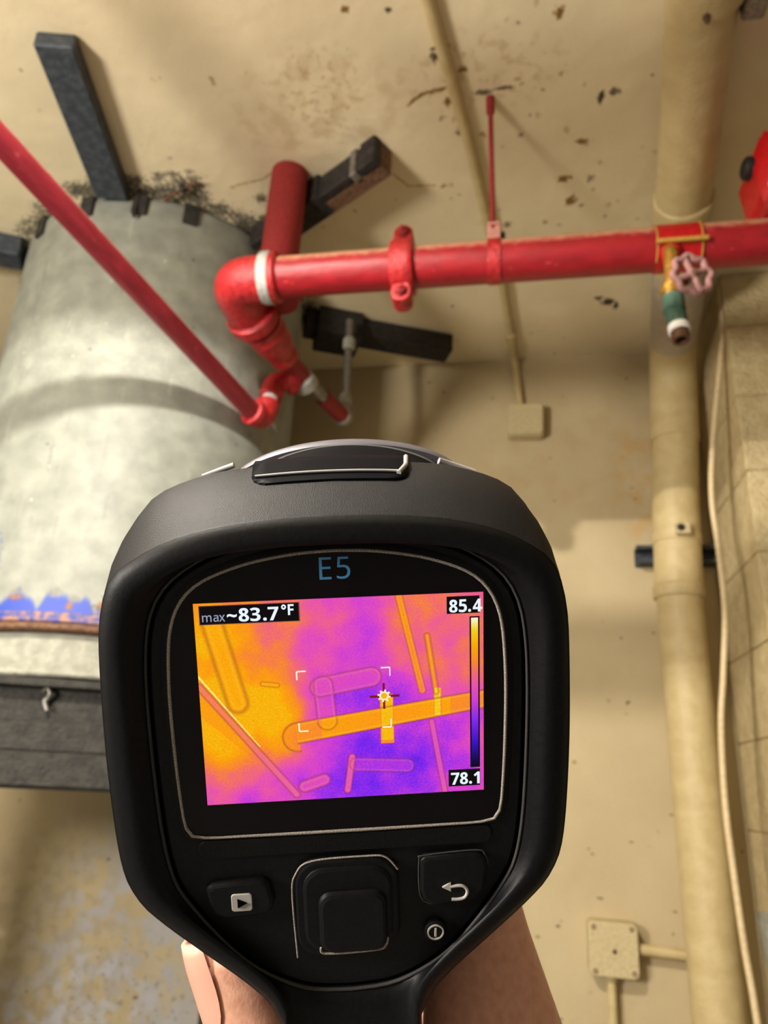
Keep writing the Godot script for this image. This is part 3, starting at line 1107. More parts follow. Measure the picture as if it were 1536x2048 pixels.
func make_pipes() -> void:
	var Y := 2.45
	var Z := -1.18
	# the main, parallel to the back wall
	var t := thing("sprinkler_main", "long red sprinkler main running from the right edge to the bulky elbow", "pipe", Vector3(.6, Y, Z))
	var mb := MB.new()
	mb.tube([Vector3(-.465, Y, Z), Vector3(-.1, Y, Z), Vector3(.3, Y, Z), Vector3(.7, Y, Z), Vector3(1.58, Y, Z)], .0405, 40)
	put("pipe", mb, M.red_paint, t)
	# elbow and tee at its left end, reducing to the branch that runs back to the wall
	t = thing("pipe_elbow", "bulky red elbow with a band of pale sealant at the left end of the main", "pipe fitting", Vector3(-.53, Y, Z))
	mb = MB.new()
	var path := bend([Vector3(-.462, Y, Z), Vector3(-.552, Y, Z - .004), Vector3(-.545, Y - .012, Z - .115), Vector3(-.520, 2.43, -1.345)], .085, 10)
	mb.tube(path, .047, 32)
	put("elbow_body", mb, M.red_fitting, t)
	mb = MB.new()
	mb.lathe(Vector3(-.448, Y, Z), Vector3(-1, 0, .02), [[0, .046], [.004, .0505], [.030, .0515], [.036, .047]], 36)
	put("elbow_collar", mb, M.red_fitting, t)
	mb = MB.new()
	mb.lathe(Vector3(-.462, Y, Z), Vector3(-1, .02, .02), [[0, .0516], [.003, .0524], [.017, .0522], [.021, .0505]], 36)
	put("sealant_band", mb, M.sealant, t, "pale grey band of pipe sealant")
	mb = MB.new()
	mb.lathe(Vector3(-.541, 2.438, -1.285), Vector3(.15, -.12, -1), [[-.012, .047], [-.008, .056], [.014, .057], [.02, .049]], 36)
	put("elbow_collar", mb, M.red_fitting, t)
	mb = MB.new()
	mb.lathe(Vector3(-.527, 2.432, -1.33), Vector3(.16, -.06, -1), [[-.02, .047], [0, .046], [.045, .043], [.085, .032], [.09, .034], [.105, .034], [.108, .027]], 32)
	put("reducer", mb, M.red_fitting, t)
	# riser to the ceiling
	t = thing("riser_pipe", "short vertical red riser pipe entering the ceiling above the elbow", "pipe", Vector3(-.482, 2.8, -1.262))
	mb = MB.new()
	mb.tube([Vector3(-.486, 2.47, -1.262), Vector3(-.484, 2.65, -1.262), Vector3(-.482, 2.7985, -1.262)], .0415, 32)
	put("pipe", mb, M.red_matt, t)
	mb = MB.new()
	mb.lathe(Vector3(-.485, 2.455, -1.262), Vector3(.01, 1, 0), [[0, .05], [.02, .056], [.075, .056], [.09, .0455]], 32)
	put("hub", mb, M.red_matt, t)
	# branch running back to the wall
	t = thing("drain_branch", "small red and grey branch pipe running back under the reducer to a white-taped elbow", "pipe", Vector3(-.49, 2.42, -1.43))
	mb = MB.new()
	mb.tube([Vector3(-.511, 2.425, -1.42), Vector3(-.490, 2.422, -1.515)], .0215, 24)
	put("red_pipe", mb, M.red_matt, t)
	mb = MB.new()
	mb.tube([Vector3(-.490, 2.421, -1.512), Vector3(-.462, 2.42, -1.615)], .017, 20)
	put("grey_pipe", mb, M.grey_metal, t, "bare grey pipe section")
	mb = MB.new()
	mb.tube([Vector3(-.463, 2.42, -1.612), Vector3(-.437, 2.42, -1.715)], .0215, 24)
	put("red_pipe", mb, M.red_matt, t)
	mb = MB.new()
	mb.tube(bend([Vector3(-.440, 2.42, -1.705), Vector3(-.433, 2.42, -1.742), Vector3(-.434, 2.46, -1.742)], .03, 6), .021, 20)
	put("elbow", mb, M.grey_metal, t)
	mb = MB.new()
	mb.lathe(Vector3(-.4385, 2.42, -1.712), Vector3(.2, 0, -1), [[0, .022], [.002, .0245], [.012, .0245], [.014, .022]], 24)
	put("sealant_ring", mb, M.sealant, t, "white tape ring")
	mb = MB.new()
	mb.lathe(Vector3(-.4885, 2.415, -1.522), Vector3(.24, -.2, -1), [[-.012, .02], [-.008, .029], [.018, .03], [.024, .02]], 24)
	put("tee_joint", mb, M.sealant, t, "joint smeared with white sealant")
	# thin vertical tube behind
	t = thing("gauge_tube", "thin grey vertical tube with pale unions rising to the black ceiling bar", "pipe", Vector3(-.434, 2.46, -1.742))
	mb = MB.new()
	mb.tube([Vector3(-.434, 2.462, -1.742), Vector3(-.440, 2.735, -1.742)], .0105, 18)
	put("tube", mb, M.grey_metal, t)
	for q in [[2.462, .0165], [2.640, .0175]]:
		mb = MB.new()
		mb.lathe(Vector3(-.437, q[0], -1.742), Vector3.UP, [[0, q[1] * .75], [.006, q[1]], [.03, q[1]], [.038, q[1] * .7]], 14)
		put("union", mb, M.stand_paint, t)
	# elbow chain from the branch down to the diagonal pipe
	t = thing("elbow_chain", "pair of small red elbows joined by a white-taped nipple at the slanting pipe's lower end", "pipe fitting", Vector3(-.53, 2.40, -1.50))
	mb = MB.new()
	mb.tube(bend([Vector3(-.500, 2.408, -1.514), Vector3(-.548, 2.398, -1.490), Vector3(-.552, 2.345, -1.478)], .042, 8), .027, 22)
	mb.lathe(Vector3(-.505, 2.407, -1.512), Vector3(-1, -.2, .45), [[0, .026], [.003, .0315], [.016, .0315], [.02, .027]], 22)
	put("upper_elbow", mb, M.red_fitting, t)
	mb = MB.new()
	mb.tube([Vector3(-.552, 2.352, -1.478), Vector3(-.553, 2.315, -1.470)], .019, 18)
	put("nipple", mb, M.sealant, t, "nipple wrapped in white tape")
	mb = MB.new()
	mb.tube(bend([Vector3(-.553, 2.330, -1.472), Vector3(-.556, 2.283, -1.462), Vector3(-.574, 2.284, -1.425)], .03, 8), .0265, 22)
	mb.lathe(Vector3(-.568, 2.284, -1.438), Vector3(-.42, .06, 1), [[-.004, .027], [0, .031], [.014, .031], [.017, .026]], 22)
	put("lower_elbow", mb, M.red_fitting, t)
	# diagonal pipe towards the photographer
	t = thing("branch_pipe", "thin dusty red pipe slanting across the front of the grey tank to the left edge", "pipe", Vector3(-.572, 2.284, -1.43))
	mb = MB.new()
	mb.tube([Vector3(-.570, 2.283, -1.432), Vector3(-.665, 2.343, -1.098), Vector3(-.756, 2.402, -.780), Vector3(-.93, 2.515, -.17), Vector3(-1.10, 2.625, .42)], .0218, 26)
	put("pipe", mb, M.brown_red, t)
	# grooved coupling
	t = thing("pipe_coupling", "red two-bolt grooved coupling clamped round the main left of the hanger", "coupling", Vector3(-.198, Y, Z))
	for s in [1, -1]:
		mb = MB.new()
		var loops := []
		for q in [[-.023, .043], [-.021, .052], [-.014, .055], [.014, .055], [.021, .052], [.023, .043]]:
			var l := PackedVector3Array()
			for i in 25:
				var a := -PI / 2 + PI * i / 24.0
				l.append(Vector3(-.198 + q[0], Y + sin(a) * q[1] * .99, Z + s * (.0012 + cos(a) * q[1])))
			for i in 25:
				var a := PI / 2 - PI * i / 24.0
				l.append(Vector3(-.198 + q[0], Y + sin(a) * .0406, Z + s * (.0012 + cos(a) * .0406)))
			loops.append(l)
		mb.loft(loops, true, true, true)
		for v in [1, -1]:
			mb.prism(looking(Vector3(-.198, Y + v * .066, Z + s * .010), Vector3(0, 0, s)), round_rect(.038, .044, .017), -.009, .011, .003)
		put("housing", mb, M.red_fitting, t)
	for v in [1, -1]:
		hex_bolt(Vector3(-.198, Y + v * .068, Z + .023), Vector3(0, 0, 1), .0105, M.red_matt, t)
	# hanger
	t = thing("pipe_hanger", "red threaded rod and strap hanger carrying the main from the ceiling", "hanger", Vector3(-.024, 2.8, -1.12))
	mb = MB.new()
	mb.tube([Vector3(-.026, 2.80, -1.118), Vector3(-.024, 2.508, -1.166)], .0050, 12)
	put("rod", mb, M.red_matt, t)
	mb = MB.new()
	mb.lathe(Vector3(-.026, 2.7995, -1.118), Vector3(.002, -.29, -.048), [[0, .0085], [.034, .0085], [.038, .0055]], 12)
	put("rod_coupling", mb, M.red_matt, t)
	mb = MB.new()
	var outer := PackedVector3Array()
	var lp := []
	for q in [[-.012, .0408], [-.012, .0432], [.012, .0432], [.012, .0408]]:
		var l := PackedVector3Array()
		for i in 40:
			var a := TAU * i / 40.0
			l.append(Vector3(-.0225 + q[0], Y + sin(a) * q[1], Z + cos(a) * q[1]))
		lp.append(l)
	mb.loft(lp, false, false, true)
	put("strap", mb, M.red_fitting, t)
	mb = MB.new()
	mb.box(T(Vector3(-.0225, 2.506, -1.162), Vector3(-8, 0, 0)), Vector3(.025, .040, .005), .001)
	mb.box(T(Vector3(-.0225, 2.506, -1.184), Vector3(8, 0, 0)), Vector3(.025, .040, .005), .001)
	mb.box(T(Vector3(-.0225, 2.524, -1.172)), Vector3(.024, .006, .028), .001)
	put("yoke", mb, M.red_pale, t, "dusty pale pink yoke")
	mb = MB.new()
	mb.lathe(Vector3(-.010, 2.502, -1.172), Vector3.RIGHT, [[-.002, .0085], [.008, .0085], [.009, .006]], 6)
	put("nut", mb, M.near_black, t)
	# saddle tee and drain valve under the main
	t = thing("saddle_tee", "red saddle tee strapped round the main above the drain valve, its edges flaked yellow", "pipe fitting", Vector3(.306, Y, Z))
	mb = MB.new()
	mb.lathe(Vector3(.268, Y, Z), Vector3.RIGHT, [[0, .0406], [.001, .0432], [.075, .0432], [.076, .0406]], 40)
	mb.lathe(Vector3(.289, Y - .026, Z + .022), Vector3(0, -.8, 1), [[-.01, .018], [.018, .018], [.022, .015]], 24)
	put("sleeve", mb, M.red_enamel, t)
	for x in [.2675, .3445]:
		mb = MB.new()
		var l0 := []
		for i in 26:
			var a := PI * (.62 - 1.0 * i / 25.0)
			l0.append(Vector3(x, Y + sin(a) * .0432, Z + cos(a) * .0432))
		mb.tube(l0, .0017, 8)
		put("flaked_edge", mb, M.rust_flake, t, "edge flaked to yellow")
	mb = MB.new()
	mb.box(T(Vector3(.308, 2.431, -1.1335), Vector3(25, 0, 0)), Vector3(.088, .008, .012), .0015)
	put("clamp_bar", mb, M.rust_flake, t, "clamp bar with yellow flaking")
	t = thing("drain_valve", "corroded green drain valve with a pink handwheel hanging below the saddle tee", "valve", Vector3(.296, 2.42, -1.135))
	mb = MB.new()
	mb.tube(bend([Vector3(.288, 2.428, -1.150), Vector3(.284, 2.395, -1.128), Vector3(.277, 2.312, -1.116)], .02, 6), .0125, 18)
	put("brass_nipple", mb, M.brass, t)
	mb = MB.new()
	mb.lathe(Vector3(0.2760, 2.3260, -1.1150), Vector3(.02, -1, -.05), [[0, .013], [.004, .018], [.018, .019], [.024, .0155], [.034, .0155]], 8)
	mb.lathe(Vector3(0.2800, 2.3120, -1.1120), Vector3(.42, -.05, 1), [[0, .014], [.014, .014], [.016, .0105], [.026, .0105]], 12)
	put("bonnet", mb, M.brass, t)
	mb = MB.new()
	mb.tube(bend([Vector3(0.2770, 2.3000, -1.1160), Vector3(0.2770, 2.2690, -1.1160), Vector3(0.2790, 2.2340, -1.1080)], .02, 6), [.0175, .0185, .019, .0185, .0175, .0165, .016, .0165, .017, .0172, .0172], 20)
	put("valve_body", mb, M.verdigris, t)
	mb = MB.new()
	mb.lathe(Vector3(0.2787, 2.2380, -1.1090), Vector3(.03, -1, .12), [[0, .0165], [.003, .0178], [.013, .0178], [.015, .0150]], 22)
	put("white_ring", mb, M.white_cap, t)
	mb = MB.new()
	mb.lathe(Vector3(0.2793, 2.2240, -1.1070), Vector3(.03, -1, .12), [[0, .0148], [.018, .0140], [.018, .0095], [.006, .0090]], 22)
	put("spout", mb, M.bronze_brown, t)
	var hub := Vector3(0.3020, 2.3160, -1.0820)
	var ax := Vector3(.36, -.12, 1).normalized()
	mb = MB.new()
	var fr := looking(hub, ax)
	var rim := []
	for i in 49:
		var a := TAU * i / 48.0
		var r := .0325 + .0028 * sin(a * 8.0)
		rim.append(fr * Vector3(cos(a) * r, sin(a) * r, 0))
	mb.tube(rim, .0058, 10, false)
	for i in 4:
		var a := TAU * (i + .3) / 4.0
		mb.tube([fr * Vector3(cos(a) * .006, sin(a) * .006, .002), fr * Vector3(cos(a) * .031, sin(a) * .031, 0)], .0056, 8)
	mb.lathe(hub, ax, [[-.006, .009], [.005, .0095], [.008, .007]], 16)
	put("handwheel", mb, M.wheel_pink, t)
	mb = MB.new()
	mb.lathe(hub + ax * .007, ax, [[0, .0055], [.004, .0055], [.005, .003]], 6)
	put("wheel_nut", mb, M.rusty_steel, t)
	mb = MB.new()
	mb.tube([hub - ax * .03, hub], .0055, 10)
	put("stem", mb, M.brass, t)
	# red alarm box
	t = thing("flow_switch", "bright red enamelled switch box standing on the main at the right edge", "switch box", Vector3(.52, 2.49, -1.17))
	mb = MB.new()
	var lps := []
	for q in [[-.062, .0, .0], [-.02, .0, .0], [.022, .0, .0], [.045, .020, .026]]:
		var l := PackedVector3Array()
		var x0: float = .447 + q[1]; var x1: float = .64 - q[1]; var y0: float = 2.512 + q[2] * 1.6; var y1: float = 2.668 - q[2] * .5
		for s in [[x0 + .010, y0], [x0 + .006, y0 + .03], [x0, y0 + .10], [x0 + .020, y1 - .006], [x0 + .030, y1], [x1 - .02, y1], [x1, y1 - .02], [x1, y0 + .02], [x1 - .02, y0]]:
			l.append(Vector3(s[0], s[1], -1.17 + q[0]))
		lps.append(l)
	mb.loft(lps, true, true, true)
	put("cover", mb, M.red_enamel, t)
	mb = MB.new()
	mb.box(T(Vector3(.547, 2.502, -1.172)), Vector3(.18, .022, .09), .004)
	put("base_plate", mb, M.red_fitting, t)
	mb = MB.new()
	mb.lathe(Vector3(.452, 2.606, -1.165), Vector3(-1, .05, .1), [[0, .022], [.012, .021], [.016, .016]], 20)
	put("conduit_plug", mb, M.near_black, t)
	hex_bolt(Vector3(.464, 2.526, -1.118), Vector3(-.1, -.2, 1), .005, M.white_cap, t, "screw")


# ---------------------------------------------------------------- tank, its ceiling arms and its stand
func make_tank() -> void:
	var c := Vector3(-.935, 0, -1.63)
	var t := thing("tank", "big weathered grey cylindrical tank with a blue rusty bottom rim, tight under the ceiling", "tank", Vector3(-.935, 1.755, -1.63))
	var mb := MB.new()
	var loops := []
	for q in [[2.798, .352], [2.786, .364], [2.77, .370], [2.4, .370], [2.0, .370], [1.80, .370], [1.786, .3705]]:
		var l := PackedVector3Array()
		for i in 96:
			var a := TAU * i / 96.0
			l.append(Vector3(c.x + cos(a) * q[1], q[0], c.z - sin(a) * q[1]))
		loops.append(l)
	mb.grp += 1
	for k in loops.size() - 1:
		for i in 96:
			var j := (i + 1) % 96
			var v0: float = (2.80 - loops[k][0].y) / 1.014
			var v1: float = (2.80 - loops[k + 1][0].y) / 1.014
			mb.quad(loops[k][i], loops[k][j], loops[k + 1][j], loops[k + 1][i], Vector2(i / 96.0, v0), Vector2((i + 1) / 96.0, v0), Vector2((i + 1) / 96.0, v1), Vector2(i / 96.0, v1), mb.grp)
	mb.fan(loops[0], true)
	mb.fan(loops[-1], false)
	mb.close()
	put("shell", mb, M.tank_paint, t)
	mb = MB.new()
	mb.lathe(Vector3(c.x, 1.786, c.z), Vector3.DOWN, [[0, .370], [.002, .377], [.018, .378], [.022, .372]], 96)
	put("rim_band", mb, mottled("blue_rust", c8(40, 58, 150), c8(168, 120, 84), .03, 3.0, .6, 0, .1, 93), t, "blue rim band broken by rust")
	mb = MB.new()
	mb.lathe(Vector3(c.x, 1.765, c.z), Vector3.DOWN, [[0, .374], [.003, .379], [.012, .379], [.016, .368]], 96)
	put("bottom_rim", mb, M.rusty_steel, t, "rusty dark bottom rim")
	# welded lugs under the top edge
	for a in [58.0, 76.0, 96.0, 121.0]:
		var d := Vector3(cos(deg_to_rad(a)), 0, sin(deg_to_rad(a)))
		mb = MB.new()
		mb.box(looking(c + d * .372 + Vector3(0, 2.758, 0), d), Vector3(.035, .055, .012), .002)
		put("lug", mb, M.grimy_steel, t)
	mb = MB.new()
	mb.tube([c + Vector3(.085, 2.79, .365), c + Vector3(.087, 2.715, .372)], .0045, 8)
	put("drip_wire", mb, M.grimy_steel, t)
	# four flat arms radiating under the ceiling
	var arms := [
		[Vector3(-.822, 0, -.872), Vector3(-.925, 0, -1.33), .074, "dark blue-grey steel ceiling bar pointing from the tank towards the viewer, at upper left", "dark_steel"],
		[Vector3(-.256, 0, -1.204), Vector3(-.649, 0, -1.461), .060, "rust-brown steel ceiling bar behind the riser pipe, blackened at its end", "rusty_steel"],
		[Vector3(-.178, 0, -1.965), Vector3(-.62, 0, -1.772), .075, "black steel ceiling bar running from the tank towards the back wall, above the gauge tube", "black_steel"],
		[Vector3(-1.50, 0, -1.29), Vector3(-1.236, 0, -1.415), .070, "short dark steel ceiling bar at the left edge beside the tank top", "dark_steel"],
	]
	for k in arms.size():
		var a: Vector3 = arms[k][0]
		var b: Vector3 = arms[k][1]
		var d := (a - b).normalized()
		for n in 60:   # stop at the tank shell
			if Vector2(b.x - c.x, b.z - c.z).length() > .379:
				break
			b += d * .003
		var w: float = arms[k][2]
		t = thing("steel_bar", arms[k][3], "steel bar", Vector3(a.x, 2.8, a.z), "steel bars radiating from the tank")
		mb = MB.new()
		var mid := (a + b) * .5
		var bas := Basis(d.cross(Vector3.UP), Vector3.UP, -d)
		var tall := .036 if k == 0 else .058
		mb.box(Transform3D(bas, Vector3(mid.x, 2.798 - tall * .5, mid.z)), Vector3(w, tall, (a - b).length()), .003)
		if k == 1:
			mb = MB.new()
			mb.box(Transform3D(bas, Vector3(mid.x, 2.764, mid.z) + bas.x * w * .31), Vector3(w * .38, .060, (a - b).length()), .003)
			put("black_leg", mb, M.black_steel, t, "blackened leg")
			mb = MB.new()
			mb.box(Transform3D(bas, Vector3(mid.x, 2.768, mid.z) - bas.x * w * .19), Vector3(w * .62, .066, (a - b).length()), .003)
			put("brown_leg", mb, M.rusty_steel, t, "rust-brown leg")
		else:
			put("bar", mb, M[arms[k][4]], t)
		if k == 1:
			mb = MB.new()
			mb.box(Transform3D(bas, Vector3(a.x, 2.767, a.z) - d * .25 + bas.x * .004), Vector3(w * 1.06, .070, .16), .003)
			put("splice_plate", mb, M.black_steel, t, "black splice plate")
			mb = MB.new()
			mb.box(Transform3D(bas, Vector3(a.x, 2.768, a.z) - d * .02 + bas.x * w * .31), Vector3(w * .42, .070, .045), .003)
			put("end_plate", mb, M.black_steel, t)
			mb = MB.new()
			mb.box(Transform3D(bas, Vector3(a.x, 2.766, a.z) - d * .062 + bas.x * w * .31), Vector3(w * .42, .071, .02), .003)
			put("paint_smear", mb, M.grey_metal, t)
		if k == 2:
			mb = MB.new()
			mb.box(Transform3D(bas, Vector3(b.x, 2.758, b.z) + d * .10), Vector3(w + .045, .082, .13), .003)
			put("splice_plate", mb, M.black_steel, t)
			for f in [.05, .19]:
				mb = MB.new()
				mb.lathe(Vector3(a.x, 2.741, a.z) - d * f, Vector3.DOWN, [[0, .009], [.004, .009], [.005, .006]], 6)
				put("bolt_head", mb, M.grimy_steel, t)
		if k == 3:
			mb = MB.new()
			mb.tube([Vector3(b.x, 2.739, b.z) + d * .05 + bas.x * .03, Vector3(b.x, 2.739, b.z) + d * .10 - bas.x * .03], .003, 6)
			put("weld_bead", mb, M.grey_metal, t)
	# loose threaded brace on the ceiling
	t = thing("brace_rod", "short rusty rod with a nut against the ceiling right of the blue-grey beam", "rod", Vector3(-.78, 2.79, -1.27))
	mb = MB.new()
	mb.tube([Vector3(-.800, 2.785, -1.292), Vector3(-.742, 2.788, -1.262), Vector3(-.700, 2.790, -1.246)], .0042, 8)
	put("rod", mb, M.rusty_steel, t)
	mb = MB.new()
	mb.lathe(Vector3(-.738, 2.788, -1.260), Vector3(1, .03, .45), [[-.005, .010], [.005, .010], [.007, .007]], 6)
	put("nut", mb, M.grimy_steel, t)
	# grout ring and steel channel under the tank
	t = thing("support_ring", "pale grey support ring directly under the blue rim of the tank", "support ring", Vector3(-.935, 1.66, -1.63))
	mb = MB.new()
	mb.lathe(Vector3(c.x, 1.752, c.z), Vector3.DOWN, [[.003, .352], [.006, .356], [.08, .362], [.084, .358]], 80)
	put("ring", mb, M.stand_paint, t)
	t = thing("steel_channel", "grimy dark steel channel beam under the tank base at the left edge", "beam", Vector3(-1.0, 1.47, -1.30))
	var dir := Vector3(cos(deg_to_rad(22)), 0, -sin(deg_to_rad(22)))
	var out := Vector3(-dir.z, 0, dir.x)
	if out.z < 0:
		out = -out
	var bb := Basis(dir, Vector3.UP, out)
	var o := Vector3(-.93, 0, -1.262)
	mb = MB.new()
	mb.box(Transform3D(bb, o + Vector3(0, 1.657, 0) - out * .045), Vector3(1.05, .016, .11), .002)
	put("top_flange", mb, M.grimy_steel, t)
	mb = MB.new()
	mb.box(Transform3D(bb, o + Vector3(0, 1.60, 0) - out * .03), Vector3(1.05, .115, .014), .002)
	put("web", mb, M.grimy_steel, t)
	mb = MB.new()
	mb.box(Transform3D(bb, o + Vector3(0, 1.562, 0) - out * .016), Vector3(1.05, .056, .012), .004)
	put("middle_strip", mb, M.grimy_steel, t)
	mb = MB.new()
	mb.box(Transform3D(bb, o + Vector3(0, 1.504, 0)), Vector3(1.05, .062, .022), .005)
	mb.box(Transform3D(bb, o + Vector3(0, 1.478, 0) - out * .05), Vector3(1.05, .014, .11), .002)
	put("bottom_angle", mb, M.grimy_steel, t)
	mb = MB.new()
	var hk := o + dir * .075 + Vector3(0, 1.642, 0) - out * .016
	mb.tube(spline([hk + Vector3(-.004, 0, 0), hk + Vector3(.004, .006, .004), hk + Vector3(.012, -.002, .004), hk + Vector3(.008, -.012, .002), hk + Vector3(.004, -.018, .004), hk + Vector3(.012, -.034, .002)], 5), .0042, 8)
	put("hook", mb, M.grey_metal, t)
	# cable-like bracket foot that carries the channel to the side wall
	mb = MB.new()
	mb.box(Transform3D(bb, o - dir * .46 + Vector3(0, 1.30, 0) - out * .03), Vector3(.09, .36, .09), .004)
	mb.box(Transform3D(bb, o - dir * .46 + Vector3(0, .61, 0) - out * .03), Vector3(.09, 1.22, .09), .004)
	put("post", mb, M.grimy_steel, t)
	mb = MB.new()
	mb.box(Transform3D(bb, o + dir * .46 + Vector3(0, .74, 0) - out * .40), Vector3(.06, 1.48, .06), .004)
	put("post", mb, M.grimy_steel, t)


# ---------------------------------------------------------------- cream pipes, conduit and boxes
func make_services() -> void:
	var t := thing("drain_pipe", "fat cream-painted drain pipe coming along the ceiling and turning down the back wall", "pipe", Vector3(.425, 0, -1.99))
	var mb := MB.new()
	mb.tube([Vector3(.425, .0, -1.985), Vector3(.425, 1.0, -1.985), Vector3(.425, 1.6, -1.985), Vector3(.427, 2.02, -1.985)], .0565, 32)
	put("lower_pipe", mb, M.cream_pipe, t)
	mb = MB.new()
	mb.lathe(Vector3(.426, 1.99, -1.985), Vector3(.01, 1, 0), [[0, .0575], [.002, .063], [.03, .064], [.038, .0585]], 36)
	put("hub", mb, M.cream_pipe, t)
	mb = MB.new()
	mb.tube([Vector3(.427, 2.0, -1.985), Vector3(.440, 2.25, -1.985), Vector3(.458, 2.46, -1.985)], .060, 32)
	put("upper_pipe", mb, M.cream_pipe, t)
	mb = MB.new()
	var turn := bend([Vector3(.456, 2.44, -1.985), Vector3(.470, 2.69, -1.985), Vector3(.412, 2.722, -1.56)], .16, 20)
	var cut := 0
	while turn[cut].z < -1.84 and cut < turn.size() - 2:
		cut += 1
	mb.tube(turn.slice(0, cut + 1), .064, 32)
	put("elbow", mb, M.cream_pipe, t)
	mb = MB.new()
	mb.tube(turn.slice(cut), .0642, 32)  # far stretch of the turn coloured grey, the rest stays cream
	put("elbow_grey_end", mb, M.grey_elbow, t, "dull grey end of the elbow")
	mb = MB.new()
	mb.lathe(Vector3(.4135, 2.722, -1.575), Vector3(-.12, 0, 1), [[0, .062], [.01, .067], [.06, .067], [.068, .062]], 36)
	put("hub", mb, M.cream_pipe, t)
	mb = MB.new()
	mb.tube([Vector3(.408, 2.722, -1.55), Vector3(.3795, 2.722, -1.36), Vector3(.320, 2.722, -.90), Vector3(.25, 2.722, -.37), Vector3(.10, 2.722, .80)], .0575, 32)
	put("ceiling_pipe", mb, M.cream_pipe, t)
	mb = MB.new()
	mb.lathe(Vector3(.386, 2.722, -1.395), Vector3(-.13, 0, 1), [[0, .060], [.003, .063], [.045, .063], [.05, .059]], 36)
	put("pipe_end_hub", mb, M.cream_pipe, t)
	# strap with screw near the top edge
	t = thing("pipe_strap", "painted strap clamp with a screw on the ceiling drain pipe at the top edge", "clamp", Vector3(.33, 2.8, -.92))
	mb = MB.new()
	mb.lathe(Vector3(.327, 2.722, -.905), Vector3(-.13, 0, 1), [[0, .058], [.001, .0605], [.05, .0605], [.051, .058]], 36)
	put("strap", mb, M.cream_pipe, t)
	hex_bolt(Vector3(.318, 2.6605, -.895), Vector3(0, -1, .1), .005, M.rusty_steel, t, "screw")
	mb = MB.new()
	mb.box(T(Vector3(.398, 2.735, -.905)), Vector3(.035, .10, .05), .003)
	put("clip", mb, M.grey_metal, t)
	# strut and its clamp on the wall
	t = thing("strut_channel", "dark strut channel fixed across the wall behind the drain pipe", "bracket", Vector3(.44, 2.13, BACK))
	mb = MB.new()
	mb.box(T(Vector3(.445, 2.152, -2.062)), Vector3(.21, .010, .042), .001)
	mb.box(T(Vector3(.445, 2.112, -2.062)), Vector3(.20, .008, .042), .001)
	mb.box(T(Vector3(.445, 2.132, -2.089)), Vector3(.21, .05, .008), .001)
	put("channel", mb, M.dark_steel, t)
	mb = MB.new()
	mb.lathe(Vector3(.434, 2.137, -1.985), Vector3(.05, 1, 0), [[0, .0602], [.001, .0625], [.028, .0625], [.029, .0602]], 36)
	put("pipe_clamp", mb, M.cream_pipe, t)
	mb = MB.new()
	mb.box(T(Vector3(.437, 2.160, -1.915)), Vector3(.035, .032, .022), .002)
	put("clamp_ears", mb, M.cream_box, t)
	hex_bolt(Vector3(.430, 2.160, -1.903), Vector3(-.3, 0, 1), .008, M.grimy_steel, t)
	# thin conduit along the ceiling and down the wall to the upper box
	t = thing("ceiling_conduit", "thin cream conduit crossing the ceiling and dropping down the wall to the upper junction box", "conduit", Vector3(.02, 2.8, BACK))
	mb = MB.new()
	mb.tube(bend([Vector3(-.33, 2.788, .3), Vector3(-.126, 2.788, -.907), Vector3(-.079, 2.788, -1.18), Vector3(-.012, 2.788, -1.69), Vector3(.020, 2.788, -2.078), Vector3(.036, 2.62, -2.080)], .05, 8), .0115, 18)
	put("tube", mb, M.cream_pipe, t)
	mb = MB.new()
	mb.lathe(Vector3(.008, 2.787, -1.925), Vector3(.07, 0, -1), [[0, .012], [.004, .0155], [.04, .0155], [.044, .012]], 18)
	put("coupling", mb, M.cream_pipe, t)
	t = thing("junction_box", "blank square junction box painted into the wall below the ceiling conduit", "junction box", Vector3(.05, 2.563, BACK))
	mb = MB.new()
	mb.prism(T(Vector3(.050, 2.563, 0), Vector3(0, 0, -2)), round_rect(.108, .106, .012), BACK + .0005, BACK + .045, .006)
	put("body", mb, M.cream_box, t)
	mb = MB.new()
	mb.prism(T(Vector3(.050, 2.563, 0), Vector3(0, 0, -2)), round_rect(.102, .100, .010), BACK + .043, BACK + .051, .004)
	put("lid", mb, M.cream_box, t)
	t = thing("junction_box", "square junction box with screwed lid and centre knockout beside the drain pipe at lower right", "junction box", Vector3(.22, 1.17, BACK))
	mb = MB.new()
	mb.prism(T(Vector3(.218, 1.170, 0), Vector3(0, 0, -1)), round_rect(.112, .114, .012), BACK + .0005, BACK + .048, .004)
	put("body", mb, M.cream_box, t)
	mb = MB.new()
	mb.prism(T(Vector3(.218, 1.170, 0), Vector3(0, 0, -1)), round_rect(.112, .114, .014), BACK + .048, BACK + .058, .004)
	var lid := put("lid", mb, M.cream_box, t)
	for q in [[-.043, .045], [.043, .045], [-.043, -.045], [.043, -.045]]:
		mb = MB.new()
		mb.lathe(Vector3(.218 + q[0], 1.170 + q[1], BACK + .058), Vector3.BACK, [[-.002, .0055], [.001, .0055], [.0012, .003], [-.001, .002]], 12)
		put("screw", mb, M.rusty_steel, lid)
	mb = MB.new()
	mb.lathe(Vector3(.216, 1.170, BACK + .0575), Vector3.BACK, [[-.002, .018], [.0016, .018], [.0018, .0155], [.0006, .015]], 28)
	put("knockout_ring", mb, M.cream_box, lid)
	mb = MB.new()
	mb.lathe(Vector3(.220, 1.167, BACK + .0575), Vector3.BACK, [[-.002, .006], [.002, .0055], [.003, .003]], 12)
	put("centre_screw", mb, M.rusty_steel, lid)
	t = thing("box_conduit", "short cream conduit from the lower junction box to the drain pipe", "conduit", Vector3(.32, 1.165, -2.06))
	mb = MB.new()
	mb.tube([Vector3(.268, 1.172, -2.062), Vector3(.40, 1.166, -2.062)], .0125, 18)
